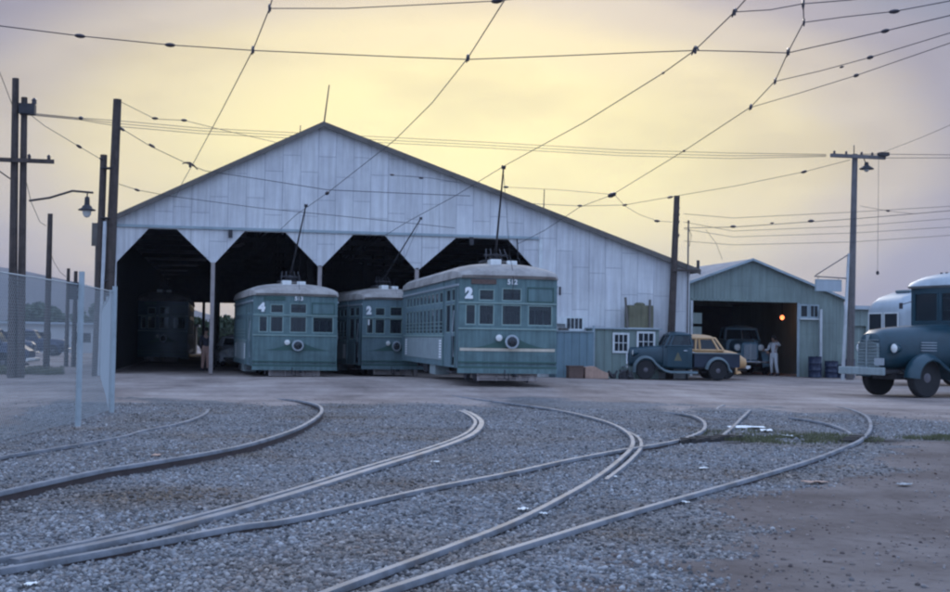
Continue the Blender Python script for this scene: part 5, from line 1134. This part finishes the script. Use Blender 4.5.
# ------------------------------------------------------------------ people
def person(label,loc,rz,J,cloth,legs_m,hair='hair',s=1.):
    """J: joint dictionary; the body is one skinned surface"""
    def skin(name,pts,edges,rad,m,parent,root=0,sub=1):
        me=bpy.data.meshes.new(name); me.from_pydata(pts,edges,[]); ob=bpy.data.objects.new(name,me); COL.objects.link(ob); ob.parent=parent; me.materials.append(M[m])
        md=ob.modifiers.new('skin','SKIN'); md.use_smooth_shade=True
        for i,v in enumerate(me.skin_vertices[0].data): v.radius=(rad[i],rad[i]); v.use_root=(i==root)
        ob.modifiers.new('sub','SUBSURF').levels=sub; ob.modifiers['sub'].render_levels=sub; return ob
    rt=thing('person',label,'person',loc,rz,scale=(s,s,s))
    pts=[];rad=[];ed=[];ix={}
    def v(n_,p,r_,par=None):
        ix[n_]=len(pts); pts.append(tuple(p)); rad.append(r_)
        if par: ed.append((ix[par],ix[n_]))
    H_=Vector(J['pelvis']); v('pelvis',H_,.13); v('waist',J['waist'],.115,'pelvis'); v('chest',J['chest'],.135,'waist'); v('neck0',J['neck'],.06,'chest')
    nk=Vector(J['neck']); hd_=Vector(J['head']); up=(hd_-nk).normalized(); fw_=Vector(J.get('face',(0,-1,0)))
    v('neck1',nk+up*.06,.052,'neck0'); v('jaw',hd_-up*.04+fw_*.01,.075,'neck1'); v('skull',hd_+up*.05,.092,'jaw'); v('crown',hd_+up*.11,.07,'skull'); v('nose',hd_+up*.01+fw_*.105,.014,'jaw')
    for sd,sg in (('L',1),('R',-1)):
        v('sh'+sd,J['sh'+sd],.058,'chest'); v('el'+sd,J['el'+sd],.043,'sh'+sd); v('wr'+sd,J['wr'+sd],.028,'el'+sd)
        e=Vector(J['el'+sd]); w_=Vector(J['wr'+sd]); d_=(w_-e).normalized(); a_=d_.cross(Vector((0,1,.1))).normalized(); b2=d_.cross(a_)
        v('palm'+sd,w_+d_*.06,.030,'wr'+sd)
        for k,(o_,l1) in enumerate(((-.030,.075),(-.010,.085),(.010,.08),(.030,.065))):
            q=w_+d_*.09+a_*o_; v('f%d'%k+sd,q,.010,'palm'+sd); v('g%d'%k+sd,q+d_*l1*.5+b2*.008,.009,'f%d'%k+sd); v('h%d'%k+sd,q+d_*l1*.85+b2*.028,.008,'g%d'%k+sd)
        v('t0'+sd,w_+d_*.05+a_*-.045,.011,'palm'+sd); v('t1'+sd,w_+d_*.09+a_*-.062+b2*.01,.009,'t0'+sd)
        v('hp'+sd,J['hp'+sd],.095,'pelvis'); v('kn'+sd,J['kn'+sd],.06,'hp'+sd); v('an'+sd,J['an'+sd],.04,'kn'+sd)
        an=Vector(J['an'+sd]); v('to'+sd,(an.x+fw_.x*.17,an.y+fw_.y*.17,.04),.04,'an'+sd)
    skin('body',pts,ed,rad,'skin',rt)
    def sub(names,edges,m,nm,grow):
        pp=[pts[ix[n_]] for n_ in names]; rr_=[rad[ix[n_]]+grow for n_ in names]; ee=[(names.index(a),names.index(b)) for a,b in edges]; return skin(nm,pp,ee,rr_,m,rt)
    sub(['chest','pelvis','waist','neck0','shL','elL','wrL','shR','elR','wrR'],[('pelvis','waist'),('waist','chest'),('chest','neck0'),('chest','shL'),('shL','elL'),('elL','wrL'),('chest','shR'),('shR','elR'),('elR','wrR')],cloth,'shirt',.016)
    sub(['pelvis','waist','hpL','knL','anL','hpR','knR','anR'],[('pelvis','waist'),('pelvis','hpL'),('hpL','knL'),('knL','anL'),('pelvis','hpR'),('hpR','knR'),('knR','anR')],legs_m,'trousers',.024)
    hb=MB().lathe([(.004,.17),(.06,.16),(.10,.10),(.11,.03),(.10,-.02),(.08,-.05)],hd_+up*.02-fw_*.018,n=14).build('hair',hair,rt,smooth=True)
    for sd in ('L','R'):
        an=Vector(J['an'+sd]); MB().loft([[(an.x+fw_.x*q+ -fw_.y*c*hw_, an.y+fw_.y*q+fw_.x*c*hw_, z) for c,z in ((-1,0),(1,0),(1,h2),(-1,h2))] for q,hw_,h2 in ((-.09,.04,.09),(0,.05,.11),(.12,.055,.08),(.21,.03,.05))]).build('shoe','jacket',rt,bevel=.01)
    for q in (-1,1): MB().lathe([(.004,-.012),(.013,0),(.004,.012)],hd_+up*.03+fw_*.085+Vector((-fw_.y,fw_.x,0))*.032*q,n=8).build('eye','hair',rt)
    return rt
ST=dict(pelvis=(0,0,.92),waist=(0,.01,1.06),chest=(0,.01,1.28),neck=(0,.01,1.46),head=(0,-.01,1.60),shL=(.19,.01,1.38),elL=(.24,.03,1.10),wrL=(.25,-.06,.86),shR=(-.19,.01,1.38),elR=(-.25,.02,1.10),wrR=(-.22,-.10,.88),hpL=(.09,0,.86),knL=(.10,-.03,.49),anL=(.11,.02,.08),hpR=(-.09,0,.86),knR=(-.10,-.02,.49),anR=(-.12,.03,.08))
person('person in dark jacket and tan trousers standing by the post in the second bay',(-.72,50.2,0),R(20),ST,'jacket','tancloth',s=.92)
J2=dict(ST); J2.update(elL=(.33,-.10,1.30),wrL=(.30,-.30,1.45),elR=(-.24,-.05,1.12),wrR=(-.30,-.28,1.10),chest=(.03,-.05,1.27),neck=(.04,-.09,1.44),head=(.04,-.14,1.57),knL=(.16,-.12,.50),anL=(.20,-.02,.09),anR=(-.16,.14,.09))
person('person in white overalls walking in the shed doorway beside the blue truck',(22.95,52.0,0),R(-50),J2,'overall','overall',s=.98)

# ------------------------------------------------------------------ air
hz_=MB(); hz_.box(-3200,3200,-60,2400,-6,180); hzo=hz_.build('haze','stone'if False else 'paper'); hzo['kind']='stuff'; hzo['label']='thin blue grey evening haze over the whole yard'; 
m=bpy.data.materials.new('air'); t=nt(m); o=N(t,'ShaderNodeOutputMaterial'); v=N(t,'ShaderNodeVolumePrincipled'); v.inputs['Density'].default_value=.0002; v.inputs['Color'].default_value=(.80,.84,.95,1); L(t,v.outputs[0],o.inputs['Volume'])
hzo.data.materials.clear(); hzo.data.materials.append(m)
